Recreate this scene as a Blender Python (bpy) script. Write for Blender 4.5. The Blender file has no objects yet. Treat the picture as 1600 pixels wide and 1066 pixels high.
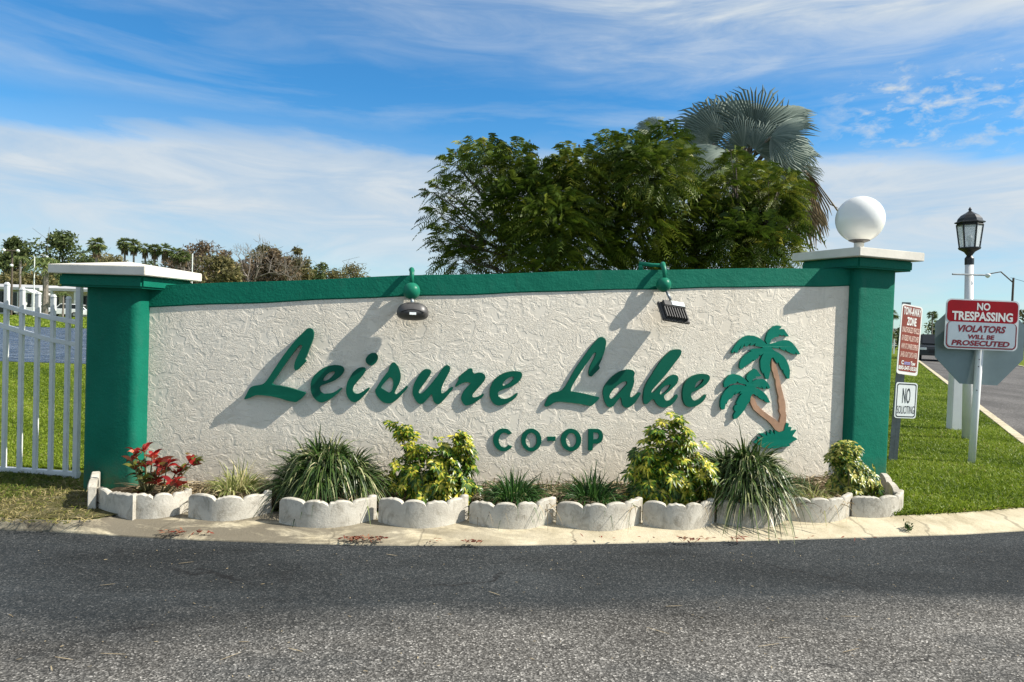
import bpy, bmesh, math, random
import numpy as np
from mathutils import Vector, geometry
random.seed(7); RNG = np.random.default_rng(11)
R = math.radians
sc = bpy.context.scene
COL = sc.collection
# ------------------------------------------------------------------ camera
CAMZ = 1.15; FPX = 1155.0; PIT = R(1.39); ROLL = R(1.95)
_F = np.array([0, math.cos(PIT), -math.sin(PIT)]); _R0 = np.array([1., 0, 0]); _U0 = np.cross(_R0, _F)
_R = _R0*math.cos(ROLL) + _U0*math.sin(ROLL); _U = -_R0*math.sin(ROLL) + _U0*math.cos(ROLL)
_O = np.array([0, 0, CAMZ])
def ray(x, y): return _F + _R*(x-800)/FPX + _U*(533-y)/FPX
def ground(x, y, z=0.):
    d = ray(x, y); return _O + d*(z-CAMZ)/d[2]
def at(x, y, Y):
    d = ray(x, y); return _O + d*Y/d[1]
cam = bpy.data.cameras.new('camera'); co = bpy.data.objects.new('camera', cam); COL.objects.link(co)
cam.sensor_width = 36; cam.lens = FPX/1600*36; cam.clip_end = 3000; cam.clip_start = .05
from mathutils import Matrix
co.matrix_world = Matrix(((_R[0], _U[0], -_F[0], 0), (_R[1], _U[1], -_F[1], 0), (_R[2], _U[2], -_F[2], CAMZ), (0, 0, 0, 1)))
sc.camera = co
sc.render.resolution_x = 1024; sc.render.resolution_y = 682
sc.view_settings.view_transform = 'Standard'; sc.view_settings.look = 'None'; sc.view_settings.exposure = 0.58; sc.view_settings.gamma = 1

# ------------------------------------------------------------------ node helpers
class NT:
    def __init__(s, tree): s.t = tree; s.n = tree.nodes; s.l = tree.links
    def node(s, typ, **kw):
        n = s.n.new(typ)
        for k, v in kw.items():
            if k.startswith('i_'): s.set(n.inputs[int(k[2:])], v)
            else: setattr(n, k, v)
        return n
    def set(s, inp, v):
        if isinstance(v, bpy.types.NodeSocket): s.l.new(v, inp)
        elif isinstance(v, (tuple, list)) and len(v) == 3 and inp.type == 'RGBA': inp.default_value = (*v, 1)
        else: inp.default_value = v
    def math(s, op, a, b=0., c=0., clamp=False):
        n = s.n.new('ShaderNodeMath'); n.operation = op; n.use_clamp = clamp
        s.set(n.inputs[0], a); s.set(n.inputs[1], b); s.set(n.inputs[2], c); return n.outputs[0]
    def noise(s, vec, scale, detail=4, rough=.55, dist=0., out=0):
        n = s.n.new('ShaderNodeTexNoise'); s.set(n.inputs['Vector'], vec); n.inputs['Scale'].default_value = scale
        n.inputs['Detail'].default_value = detail; n.inputs['Roughness'].default_value = rough; n.inputs['Distortion'].default_value = dist
        return n.outputs[out]
    def voro(s, vec, scale, feature='F1', out=0):
        n = s.n.new('ShaderNodeTexVoronoi'); n.feature = feature; s.set(n.inputs['Vector'], vec); n.inputs['Scale'].default_value = scale
        return n.outputs[out]
    def ramp(s, f, stops, interp='LINEAR'):
        n = s.n.new('ShaderNodeValToRGB'); s.set(n.inputs[0], f); e = n.color_ramp.elements; n.color_ramp.interpolation = interp
        while len(e) < len(stops): e.new(.5)
        for i, (p, c) in enumerate(stops):
            e[i].position = p; e[i].color = (c, c, c, 1) if isinstance(c, (int, float)) else (*c, 1)
        return n.outputs[0]
    def mix(s, f, a, b, mode='MIX'):
        n = s.n.new('ShaderNodeMix'); n.data_type = 'RGBA'; n.blend_type = mode
        s.set(n.inputs[0], f); s.set(n.inputs[6], a); s.set(n.inputs[7], b); return n.outputs[2]
    def mapv(s, vec, scale=(1, 1, 1), loc=(0, 0, 0), rot=(0, 0, 0)):
        n = s.n.new('ShaderNodeMapping'); s.set(n.inputs[0], vec); n.inputs[1].default_value = loc; n.inputs[2].default_value = rot; n.inputs[3].default_value = scale
        return n.outputs[0]
def newmat(name):
    m = bpy.data.materials.new(name); m.use_nodes = True; t = NT(m.node_tree); b = t.n['Principled BSDF']; return m, t, b
def gpos(t): return t.n.new('ShaderNodeNewGeometry').outputs['Position']
def bump(t, b, h, strength, dist):
    n = t.n.new('ShaderNodeBump'); n.inputs['Strength'].default_value = strength; n.inputs['Distance'].default_value = dist
    t.set(n.inputs['Height'], h); t.l.new(n.outputs[0], b.inputs['Normal'])
def setp(b, rough=.6, spec=.5, metal=0.):
    b.inputs['Roughness'].default_value = rough; b.inputs['Specular IOR Level'].default_value = spec; b.inputs['Metallic'].default_value = metal
def plain(name, c, rough=.5, var=.08, scale=6, bumpd=0., bscale=200, metal=0., spec=.5):
    m, t, b = newmat(name); p = gpos(t); setp(b, rough, spec, metal)
    n = t.noise(p, scale, 5, .6)
    lo = tuple(x*(1-var*2) for x in c); hi = tuple(min(1, x*(1+var*2)) for x in c)
    t.l.new(t.ramp(n, [(.3, lo), (.7, hi)]), b.inputs['Base Color'])
    if bumpd: bump(t, b, t.noise(p, bscale, 3, .6), .8, bumpd)
    return m
def leafmat(name, stops, rough=.5, trans=.3, spec=.35):
    m, t, b = newmat(name); setp(b, rough, spec)
    a = t.node('ShaderNodeAttribute', attribute_name='var').outputs['Fac']
    c = t.ramp(a, stops); t.l.new(c, b.inputs['Base Color'])
    tr = t.n.new('ShaderNodeBsdfTranslucent'); t.l.new(c, tr.inputs[0])
    mx = t.n.new('ShaderNodeMixShader'); mx.inputs[0].default_value = trans
    t.l.new(b.outputs[0], mx.inputs[1]); t.l.new(tr.outputs[0], mx.inputs[2])
    t.l.new(mx.outputs[0], t.n['Material Output'].inputs[0]); return m

M = {}
# stucco, skip-trowel texture
m, t, b = newmat('stucco'); p = gpos(t); setp(b, .85, .25)
w = t.noise(p, 5, 3, .5, 0, 1)
pv = t.n.new('ShaderNodeVectorMath'); pv.operation = 'MULTIPLY_ADD'; t.l.new(w, pv.inputs[0]); pv.inputs[1].default_value = (.16, .16, .16); t.l.new(p, pv.inputs[2])
wp_ = pv.outputs[0]
r1 = t.noise(t.mapv(wp_, (1, 1, 1.5)), 38, 4, .55, 1.2)
ridge = t.math('ABSOLUTE', t.math('SUBTRACT', r1, .5))
ridge = t.math('SUBTRACT', 1, t.math('MULTIPLY', ridge, 7, 0, True))
r2 = t.noise(t.mapv(wp_, (1, 1, 1.2), (3, 1, 2)), 12, 3, .5, .8)
plate = t.ramp(r2, [(.40, 0.), (.50, 1.), (.62, .75), (.75, 1)])
h = t.math('ADD', t.math('MULTIPLY', t.math('MULTIPLY', ridge, plate), .8), t.math('ADD', t.math('MULTIPLY', plate, .45), t.math('MULTIPLY', t.noise(p, 120, 3), .22)))
bump(t, b, h, 1.0, .0021)
c = t.ramp(t.noise(p, 2.2, 5, .6), [(.3, (.76, .695, .585)), (.7, (.85, .785, .67))])
sx = t.n.new('ShaderNodeSeparateXYZ'); t.l.new(p, sx.inputs[0])
low = t.math('MULTIPLY', t.math('SUBTRACT', .5, sx.outputs[2], 0, True), t.noise(t.mapv(p, (3, 3, .8)), 3, 4), 0, True)
c = t.mix(low, c, (.36, .31, .22))
strk = t.math('MULTIPLY', t.ramp(t.noise(t.mapv(p, (9, 9, .45)), 1.6, 6, .7), [(.52, 0.), (.75, .38)]), t.math('MULTIPLY_ADD', sx.outputs[2], 1.4, -1.1, True))
c = t.mix(strk, c, (.42, .38, .30))
c = t.mix(t.ramp(t.noise(t.mapv(p, (1, 1, 1), (8, 3, 1)), .9, 5, .6), [(.45, 0.), (.7, .4)]), c, (.70, .62, .49))
t.l.new(c, b.inputs['Base Color']); M['stucco'] = m

def greenmat(name, c, bd, rough=.6):
    m, t, b = newmat(name); p = gpos(t); setp(b, rough, .16)
    n = t.noise(p, 3, 6, .65); n2 = t.noise(t.mapv(p, (1, 1, .35)), 14, 4, .6)
    cc = t.ramp(n, [(.3, tuple(x*.88 for x in c)), (.7, tuple(min(1, x*1.12+.003) for x in c))])
    cc = t.mix(t.ramp(n2, [(.58, 0.), (.8, .5)]), cc, tuple(x*.85+.022 for x in c))
    t.l.new(cc, b.inputs['Base Color'])
    if name == 'green_paint':
        sz = t.n.new('ShaderNodeSeparateXYZ'); t.l.new(p, sz.inputs[0])
        soil = t.math('MULTIPLY', t.math('MULTIPLY_ADD', sz.outputs[2], -4.5, 1., True), t.ramp(t.noise(p, 18, 6, .7), [(.35, .1), (.6, .8)]))
        cc = t.mix(soil, cc, (.075, .075, .045))
        chip = t.ramp(t.noise(t.mapv(p, (1, 1, 1), (5, 0, 0)), 7, 8, .8, .6), [(.70, 0.), (.73, .6)]); cc = t.mix(chip, cc, (.05, .17, .10)); t.l.new(cc, b.inputs['Base Color'])
    bump(t, b, t.math('ADD', t.noise(p, 70, 4, .65), t.math('MULTIPLY', t.noise(p, 14, 3), 1.5)), .9, bd); return m
M['green'] = greenmat('green_paint', (.0015, .140, .088), .003)
M['letter'] = greenmat('letter_paint', (.001, .098, .060), .0006, .45)
M['emblem'] = greenmat('emblem_paint', (.001, .165, .112), .0006, .45)
M['lampgreen'] = greenmat('lamp_paint', (.01, .17, .1), .0005, .35)
M['trunkpaint'] = plain('trunk_paint', (.40, .235, .145), .55, .1, 12)
M['cap'] = plain('cap_paint', (.70, .665, .58), .7, .06, 4, .0012, 60)
M['white'] = plain('white_metal', (.78, .79, .78), .4, .03, 5)
M['fence'] = plain('fence_metal', (.64, .66, .65), .4, .04, 8)
M['globe'] = None
m, t, b = newmat('globe_plastic'); setp(b, .12, .5); b.inputs['Base Color'].default_value = (.80, .81, .78, 1)
b.inputs['Subsurface Weight'].default_value = .5; b.inputs['Subsurface Radius'].default_value = (.1, .1, .1); b.inputs['Subsurface Scale'].default_value = .6; M['globe'] = m
M['black'] = plain('black_metal', (.025, .028, .030), .38, .15, 20)
M['bronze'] = plain('bronze_plastic', (.075, .072, .07), .42, .12, 15)
M['bronze2'] = plain('dark_slot', (.012, .012, .013), .6, .1, 15)
M['steel'] = plain('galvanised_steel', (.30, .33, .34), .4, .12, 30, 0, 0, .5)
M['darksteel'] = plain('dark_post_steel', (.07, .09, .10), .5, .15, 20)
M['alu'] = plain('sign_aluminium', (.20, .26, .27), .45, .05, 5, 0, 0, .25)
M['signwhite'] = plain('sign_white', (.72, .76, .76), .4, .03, 4)
M['signgrey'] = plain('reflective_white', (.50, .57, .62), .35, .03, 4)
M['signred'] = plain('sign_red', (.34, .004, .012), .5, .05, 4, 0, 0, 0, .2)
M['darkred'] = plain('sign_dark_red', (.20, .004, .014), .5, .05, 4)
M['brownred'] = plain('faded_red', (.24, .045, .025), .5, .1, 14)
M['textblack'] = plain('black_lettering', (.03, .035, .04), .5, .05, 4)
M['textwhite'] = plain('white_lettering', (.82, .82, .78), .45, .03, 4)
M['textpink'] = plain('faded_lettering', (.72, .50, .42), .5, .12, 30)
M['textblue'] = plain('blue_lettering', (.32, .33, .62), .5, .05, 4)
M['label'] = plain('paper_label', (.62, .68, .68), .5, .1, 40)
m, t, b = newmat('clear_glass'); setp(b, .05, .5); b.inputs['Base Color'].default_value = (.8, .85, .85, 1); b.inputs['Alpha'].default_value = .38; M['glass'] = m
M['winglass'] = plain('dark_window', (.02, .025, .03), .12, .1, 3)
# asphalt
def asphalt(name, near=True):
    m, t, b = newmat(name); p = gpos(t); setp(b, .85, .12)
    cell = t.voro(p, 165 if near else 60, 'F1', 1); g = t.n.new('ShaderNodeSeparateColor'); t.l.new(cell, g.inputs[0])
    agg = t.ramp(g.outputs[0], [(0, .035), (.4, .070), (.7, .125), (.93, .21), (1., .42)])
    if near:
        sx = t.n.new('ShaderNodeSeparateXYZ'); t.l.new(p, sx.inputs[0])
        # seal-coat band worn away toward the middle of the lane
        wob = t.noise(t.mapv(p, (.30, .9, 1)), 1.6, 5, .6)
        edge = t.math('ADD', sx.outputs[1], t.math('MULTIPLY_ADD', wob, .9, -.45))
        edge = t.math('ADD', edge, t.math('MULTIPLY', sx.outputs[0], -.17))
        band = t.ramp(t.math('MULTIPLY_ADD', edge, 1., -2.80), [(0.0, 0.), (.42, 1.)])
        fine = t.noise(p, 45, 3, .7)
        seal = t.math('MULTIPLY', band, t.ramp(fine, [(.3, 1.), (.8, .78)]))
        pat = t.ramp(t.noise(t.mapv(p, (.5, 1.1, 1), (4, 2, 0)), 2.0, 6, .65), [(.50, 0.), (.66, .6)])
        seal = t.math('MAXIMUM', seal, t.math('MULTIPLY', pat, .75))
        base = t.mix(seal, t.mix(1., agg, (1.12, 1.08, 1.0), 'MULTIPLY'), t.mix(.16, (.014, .020, .024), agg))
        far = t.ramp(t.noise(t.mapv(p, (.45, 1.1, 1), (1.7, .3, 0)), 1.5, 7, .62, .4), [(.32, (.62,)*3), (.5, (1.,)*3), (.68, (1.38,)*3)])
        base = t.mix(1., base, far, 'MULTIPLY')
        pv2 = t.n.new('ShaderNodeVectorMath'); pv2.operation = 'MULTIPLY_ADD'; t.l.new(t.noise(p, 3, 5, .6, 0, 1), pv2.inputs[0]); pv2.inputs[1].default_value = (.6, .6, 0); t.l.new(p, pv2.inputs[2])
        ck = t.voro(t.mapv(pv2.outputs[0], (.55, .9, 0), (.2, .35, 0)), .9, 'DISTANCE_TO_EDGE')
        ckm = t.math('MULTIPLY', t.ramp(ck, [(.003, 1.), (.010, 0.)]), t.ramp(t.noise(p, 1.1, 3), [(.5, 0.), (.6, .75)]))
        base = t.mix(ckm, base, (.012, .012, .013))
    else:
        base = t.mix(.6, agg, (.125, .115, .105)); base = t.mix(1., base, t.ramp(t.noise(t.mapv(p, (1, .25, 1)), 1.2, 6, .65), [(.3, (.65,)*3), (.7, (1.3,)*3)]), 'MULTIPLY')
    t.l.new(base, b.inputs['Base Color'])
    if near: bump(t, b, t.math('ADD', t.voro(p, 165), t.math('MULTIPLY', t.noise(p, 60, 3), .8)), .5, .003)
    return m
M['asphalt'] = asphalt('asphalt'); M['street'] = asphalt('old_asphalt', False)
# cream concrete apron
m, t, b = newmat('cream_concrete'); p = gpos(t); setp(b, .85, .2)
c = t.ramp(t.noise(p, 5, 7, .65), [(.28, (.36, .31, .20)), (.5, (.56, .495, .35)), (.75, (.66, .595, .44))])
sx = t.n.new('ShaderNodeSeparateXYZ'); t.l.new(p, sx.inputs[0])
left = t.ramp(t.math('MULTIPLY_ADD', sx.outputs[0], -.32, .22), [(0., 0.18), (.6, 1.)])
dirt = t.math('MULTIPLY', t.ramp(t.noise(t.mapv(p, (1, 2.2, 1)), 3.3, 7, .7, .6), [(.36, 0.), (.52, .88)]), left)
c = t.mix(dirt, c, (.12, .105, .08))
crack = t.voro(t.mapv(p, (1, .5, 1), (0.3, 0, 0)), 1.9, 'DISTANCE_TO_EDGE')
pw = t.n.new('ShaderNodeVectorMath'); pw.operation = 'MULTIPLY_ADD'; t.l.new(t.noise(p, 6, 3, .5, 0, 1), pw.inputs[0]); pw.inputs[1].default_value = (.2, .2, 0); t.l.new(p, pw.inputs[2])
crk = t.voro(t.mapv(pw.outputs[0], (1, .45, 0), (0.3, 0, 0)), 1.0, 'DISTANCE_TO_EDGE')
c = t.mix(t.ramp(crk, [(.002, .55), (.007, 0.)]), c, (.10, .085, .06))
t.l.new(c, b.inputs['Base Color']); bump(t, b, t.noise(p, 50, 5, .65), .8, .004); M['cream'] = m
# grey white planter concrete
m, t, b = newmat('weathered_concrete'); p = gpos(t); setp(b, .9, .2)
c = t.ramp(t.noise(p, 9, 6, .65), [(.3, (.42, .39, .33)), (.55, (.56, .53, .455)), (.8, (.65, .615, .54))])
st = t.ramp(t.noise(t.mapv(p, (1, 1, .7)), 16, 7, .75, .8), [(.50, 0.), (.70, .75)])
c = t.mix(st, c, (.20, .175, .13)); t.l.new(c, b.inputs['Base Color']); bump(t, b, t.noise(p, 90, 5, .7), .8, .003); M['edging'] = m
m, t, b = newmat('soil'); p = gpos(t); setp(b, .95, .1)
t.l.new(t.ramp(t.noise(p, 22, 7, .7), [(.35, (.03, .022, .014)), (.6, (.11, .085, .055)), (.75, (.24, .20, .14))]), b.inputs['Base Color']); bump(t, b, t.noise(p, 40, 6, .75), 1, .03); M['soil'] = m
# turf base
m, t, b = newmat('turf'); p = gpos(t); setp(b, .95, .1)
n1 = t.noise(p, .7, 6, .65); n2 = t.noise(p, 30, 4, .7)
c = t.mix(t.ramp(n1, [(.35, 0.), (.65, 1.)]), (.13, .18, .015), (.20, .25, .025))
c = t.mix(t.ramp(n2, [(.4, 0.), (.7, .6)]), c, (.035, .06, .008))
c = t.mix(t.ramp(t.noise(t.mapv(p, (1, 1, 1), (3, 7, 0)), 1.7, 6, .7), [(.58, 0.), (.72, .6)]), c, (.20, .19, .06))
t.l.new(c, b.inputs['Base Color']); bump(t, b, t.noise(p, 60, 5, .8), 1, .03); M['turf'] = m
m, t, b = newmat('bare_earth'); p = gpos(t); setp(b, .95, .1)
c = t.ramp(t.noise(p, 9, 7, .7), [(.3, (.055, .05, .02)), (.5, (.13, .12, .05)), (.72, (.27, .235, .15))])
t.l.new(c, b.inputs['Base Color']); bump(t, b, t.noise(p, 50, 5, .8), 1, .02); M['earth'] = m
# lake
m, t, b = newmat('lake_water'); p = gpos(t); setp(b, .22, .18)
wv = t.math('ADD', t.noise(t.mapv(p, (.55, 1.6, 1)), 1.6, 5, .6, .5), t.math('MULTIPLY', t.noise(t.mapv(p, (.8, 1.8, 1)), 6, 3), .3))
t.l.new(t.ramp(wv, [(.40, (.025, .055, .125)), (.62, (.07, .12, .22)), (.85, (.30, .36, .45))]), b.inputs['Base Color'])  # blue sky reflection and pale ripple crests painted into the base colour
bump(t, b, wv, 1., 1.6); M['water'] = m

GS = [(0, (.045, .095, .008)), (.4, (.165, .24, .016)), (.75, (.29, .38, .035)), (.92, (.42, .48, .08)), (1, (.40, .36, .13))]
M['grass'] = leafmat('grass_blades', GS, .5, .35, .3)
M['drygrass'] = leafmat('dry_grass_blades', [(0, (.05, .09, .012)), (.35, (.12, .17, .02)), (.6, (.20, .19, .05)), (1, (.42, .34, .17))], .6, .3, .2)
M['liriope'] = leafmat('strap_leaf', [(0, (.014, .035, .008)), (.35, (.035, .080, .014)), (.58, (.10, .16, .035)), (.74, (.36, .38, .17)), (1, (.72, .66, .42))], .38, .2, .5)
M['paletuft'] = leafmat('pale_strap_leaf', [(0, (.10, .15, .03)), (.4, (.38, .40, .14)), (.75, (.62, .56, .30)), (1, (.45, .33, .18))], .5, .3)
M['darktuft'] = leafmat('green_strap_leaf', [(0, (.012, .040, .008)), (.6, (.035, .10, .018)), (.85, (.09, .18, .035)), (1, (.42, .36, .20))], .4, .25)
M['thatch'] = leafmat('dead_thatch', [(0, (.10, .07, .04)), (.5, (.30, .23, .13)), (1, (.52, .43, .27))], .7, .2)
M['varieg'] = leafmat('variegated_leaf', [(0, (.015, .05, .006)), (.42, (.055, .135, .012)), (.60, (.16, .26, .02)), (.74, (.46, .46, .035)), (1, (.80, .70, .12))], .33, .3, .5)
M['varieg2'] = leafmat('variegated_small_leaf', [(0, (.02, .055, .008)), (.42, (.06, .14, .014)), (.62, (.34, .38, .05)), (1, (.78, .68, .20))], .35, .3, .5)
M['croton'] = leafmat('croton_leaf', [(0, (.035, .05, .012)), (.22, (.14, .15, .02)), (.38, (.15, .03, .015)), (.68, (.34, .012, .014)), (.88, (.52, .05, .03)), (1, (.68, .22, .12))], .42, .3, .5)
M['treeleaf'] = leafmat('feather_leaf', [(0, (.022, .048, .006)), (.40, (.070, .115, .014)), (.72, (.17, .205, .024)), (1, (.36, .33, .05))], .5, .26, .25)
M['palmleaf'] = leafmat('silver_palm_leaf', [(0, (.09, .125, .105)), (.5, (.18, .235, .20)), (.8, (.34, .39, .33)), (1, (.42, .36, .22))], .62, .10, .2)
M['deadpalm'] = leafmat('dead_palm_leaf', [(0, (.14, .10, .06)), (.6, (.30, .23, .14)), (1, (.45, .38, .26))], .6, .15, .3)
M['fargreen'] = leafmat('dark_oak_leaf', [(0, (.045, .068, .025)), (.6, (.11, .145, .05)), (1, (.22, .24, .08))], .6, .3, .2)
M['farolive'] = leafmat('olive_leaf', [(0, (.09, .09, .04)), (.6, (.18, .165, .07)), (1, (.32, .25, .10))], .6, .3, .2)
M['farbrown'] = leafmat('brown_leaf', [(0, (.10, .075, .05)), (.6, (.19, .14, .085)), (1, (.30, .22, .12))], .6, .3, .2)
M['fargrey'] = leafmat('grey_twig', [(0, (.10, .09, .08)), (1, (.24, .22, .20))], .7, .1, .2)
M['farpalm'] = leafmat('far_palm_leaf', [(0, (.05, .08, .022)), (.6, (.12, .17, .05)), (1, (.26, .28, .10))], .5, .2, .3)
M['bark'] = plain('bark', (.10, .08, .06), .9, .2, 12, .01, 30)
M['palebark'] = plain('pale_bark', (.20, .175, .15), .9, .2, 3, .01, 30)
M['twig'] = plain('green_stem', (.16, .15, .06), .7, .2, 12)
M['litter'] = leafmat('fallen_leaves', [(0, (.10, .02, .01)), (.6, (.24, .05, .025)), (1, (.30, .18, .10))], .7, .1)
M['housewhite'] = plain('house_white', (.70, .71, .69), .6, .04, .3)
M['houseroof'] = plain('metal_roof', (.50, .50, .49), .5, .05, .4)
M['houseyellow'] = plain('house_cream', (.62, .56, .42), .7, .05, .3)
M['carwhite'] = plain('white_car_paint', (.78, .79, .80), .25, .02, 1)
M['cardark'] = plain('dark_car_paint', (.02, .025, .03), .25, .05, 1)
M['tyre'] = plain('tyre_rubber', (.02, .02, .02), .8, .05, 3)

# ------------------------------------------------------------------ object helpers
def wloc(o):
    v = Vector((0, 0, 0))
    while o: v += o.location; o = o.parent
    return v
def empty(name, loc, label, cat, group=None):
    o = bpy.data.objects.new(name, None); COL.objects.link(o); o.location = loc; o.empty_display_size = .1
    o['label'] = label; o['category'] = cat
    if group: o['group'] = group
    return o
def tag(o, label=None, cat=None, group=None, kind=None):
    if label: o['label'] = label
    if cat: o['category'] = cat
    if group: o['group'] = group
    if kind: o['kind'] = kind
    return o
class MB:
    def __init__(s): s.v = []; s.f = []
    def add(s, vs, fs):
        n = len(s.v); s.v += [tuple(map(float, v)) for v in vs]; s.f += [tuple(n+i for i in f) for f in fs]; return s
    def box(s, c, size, ax=None, top=1.):
        c = np.array(c, float); a = np.eye(3) if ax is None else np.array(ax, float)
        vs = []
        for k in (-1, 1):
            q = top if k > 0 else 1.
            for j in (-1, 1):
                for i in (-1, 1): vs.append(c + a[0]*i*size[0]/2*q + a[1]*j*size[1]/2*q + a[2]*k*size[2]/2)
        return s.add(vs, [(0, 2, 3, 1), (4, 5, 7, 6), (0, 1, 5, 4), (2, 6, 7, 3), (0, 4, 6, 2), (1, 3, 7, 5)])
    def tube(s, pts, rad, n=10, cap=True):
        pts = [np.array(p, float) for p in pts]; k = len(pts)
        rad = [rad]*k if isinstance(rad, (int, float)) else rad
        rings = []; prev = None
        for i in range(k):
            d = pts[min(i+1, k-1)]-pts[max(i-1, 0)]; d /= np.linalg.norm(d)+1e-9
            if prev is None:
                u = np.cross(d, (0, 0, 1.)) if abs(d[2]) < .95 else np.cross(d, (1., 0, 0))
            else: u = prev - d*np.dot(prev, d)
            u /= np.linalg.norm(u)+1e-9; prev = u; w = np.cross(d, u)
            rings.append([pts[i] + rad[i]*(u*math.cos(2*math.pi*j/n)+w*math.sin(2*math.pi*j/n)) for j in range(n)])
        vs = [v for r in rings for v in r]; fs = []
        for i in range(k-1):
            for j in range(n): fs.append((i*n+j, i*n+(j+1) % n, (i+1)*n+(j+1) % n, (i+1)*n+j))
        if cap: fs += [tuple(range(n))[::-1], tuple((k-1)*n+j for j in range(n))]
        return s.add(vs, fs)
    def lathe(s, c, prof, n=24, up=(0, 0, 1), phase=0.):
        up = np.array(up, float); up /= np.linalg.norm(up)
        u = np.cross(up, (0, 1., 0)) if abs(up[1]) < .9 else np.cross(up, (1., 0, 0)); u /= np.linalg.norm(u); w = np.cross(up, u)
        vs = []; fs = []; k = len(prof)
        for r, z in prof:
            for j in range(n):
                a = 2*math.pi*j/n+phase; vs.append(np.array(c)+up*z+r*(u*math.cos(a)+w*math.sin(a)))
        for i in range(k-1):
            for j in range(n): fs.append((i*n+j, i*n+(j+1) % n, (i+1)*n+(j+1) % n, (i+1)*n+j))
        fs += [tuple(range(n))[::-1], tuple((k-1)*n+j for j in range(n))]
        return s.add(vs, fs)
    def build(s, name, mat, parent=None, bevel=0., smooth=False, seg=2):
        off = wloc(parent) if parent else Vector((0, 0, 0))
        me = bpy.data.meshes.new(name)
        me.from_pydata([tuple(Vector(v)-off) for v in s.v], [], s.f)
        bm = bmesh.new(); bm.from_mesh(me); bmesh.ops.recalc_face_normals(bm, faces=bm.faces)
        if bevel:
            es = [e for e in bm.edges if len(e.link_faces) == 2 and e.calc_face_angle(0) > .5]
            bmesh.ops.bevel(bm, geom=es, offset=bevel, segments=seg, affect='EDGES', clamp_overlap=True)
        bm.to_mesh(me); bm.free()
        if smooth: me.polygons.foreach_set('use_smooth', [True]*len(me.polygons))
        me.materials.append(M[mat]); o = bpy.data.objects.new(name, me); COL.objects.link(o)
        if parent: o.parent = parent
        return o
def smooth_by_angle(o, ang=35):
    me = o.data; me.polygons.foreach_set('use_smooth', [True]*len(me.polygons))
    try: me.set_sharp_from_angle(angle=R(ang))
    except Exception: pass
    return o
def fast(name, V, F, mat, parent=None, var=None, smooth=False):
    V = np.asarray(V, np.float32).copy(); F = np.asarray(F, np.int32)
    if parent: V -= np.array(wloc(parent), np.float32)
    me = bpy.data.meshes.new(name); n = len(V); mf, k = F.shape
    me.vertices.add(n); me.vertices.foreach_set('co', V.ravel())
    me.loops.add(mf*k); me.loops.foreach_set('vertex_index', F.ravel())
    me.polygons.add(mf); me.polygons.foreach_set('loop_start', np.arange(0, mf*k, k, dtype=np.int32)); me.polygons.foreach_set('loop_total', np.full(mf, k, np.int32))
    if smooth: me.polygons.foreach_set('use_smooth', np.ones(mf, bool))
    me.update(); me.validate()
    if var is not None:
        a = me.attributes.new('var', 'FLOAT', 'FACE'); a.data.foreach_set('value', np.asarray(var, np.float32))
    me.materials.append(M[mat]); o = bpy.data.objects.new(name, me); COL.objects.link(o)
    if parent: o.parent = parent
    return o
def unit(a): return a/(np.linalg.norm(a, axis=-1, keepdims=True)+1e-9)
def ribbons(B, D, L, W, droop, k=4, prof=None, side=None, var=None, edge=None):
    """N curved blades; returns V, F, var per face"""
    B = np.asarray(B, float); D = unit(np.asarray(D, float)); N = len(B)
    L = np.broadcast_to(L, (N,)); W = np.broadcast_to(W, (N,)); droop = np.broadcast_to(droop, (N,))
    if prof is None: prof = [1, .95, .8, .55, .05][:k+1] if k == 4 else list(np.linspace(1, .08, k+1))
    if side is None:
        side = np.cross(D, unit(RNG.normal(size=(N, 3))))
    side = unit(side)
    V = np.zeros((N, k+1, 2, 3))
    for i in range(k+1):
        tt = i/k
        P = B + D*(L*tt)[:, None]; P[:, 2] -= droop*L*tt*tt
        V[:, i, 0] = P - side*(W*prof[i]/2)[:, None]; V[:, i, 1] = P + side*(W*prof[i]/2)[:, None]
    base = (np.arange(N)*(k+1)*2)[:, None]
    q = np.array([[2*i, 2*i+1, 2*i+3, 2*i+2] for i in range(k)])
    F = (base[:, :, None] + q[None]).reshape(-1, 4)
    if var is None: var = RNG.random(N)
    vf = np.repeat(var, k)
    if edge is not None: vf = np.clip(vf + np.tile(edge, N), 0, 1)
    return V.reshape(-1, 3), F, vf
class Veg:
    def __init__(s): s.V = []; s.F = []; s.a = []; s.n = 0
    def add(s, V, F, a): s.V.append(V); s.F.append(F+s.n); s.a.append(a); s.n += len(V)
    def build(s, name, mat, parent=None): return fast(name, np.concatenate(s.V), np.concatenate(s.F), mat, parent, np.concatenate(s.a))
def plate_mesh(outer, holes, f, d0, d1):
    """f(x,y,d)->world; outlines in 2-D; solid between offsets d0 (back) and d1 (front)"""
    loops = [outer]+holes
    flat = [p for l in loops for p in l]
    tris = geometry.tessellate_polygon([[Vector((p[0], p[1], 0)) for p in l] for l in loops])
    n = len(flat); V = [f(p[0], p[1], d1) for p in flat]+[f(p[0], p[1], d0) for p in flat]
    F = [tuple(t_) for t_ in tris]+[tuple(n+i for i in reversed(t_)) for t_ in tris]
    o = 0
    for l in loops:
        k = len(l)
        for i in range(k): a, b_ = o+i, o+(i+1) % k; F.append((a, b_, b_+n, a+n))
        o += k
    return V, F
def crom(pts, k=3):
    n = len(pts); out = []
    P = [np.array(p, float) for p in pts]
    for i in range(n):
        a, b_, c_, d_ = P[i-1], P[i], P[(i+1) % n], P[(i+2) % n]
        for j in range(k):
            t_ = j/k
            q = .5*((2*b_)+(-a+c_)*t_+(2*a-5*b_+4*c_-d_)*t_*t_+(-a+3*b_-3*c_+d_)*t_**3)
            lin = b_*(1-t_)+c_*t_
            out.append(q*.75+lin*.25)
    return out
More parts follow.
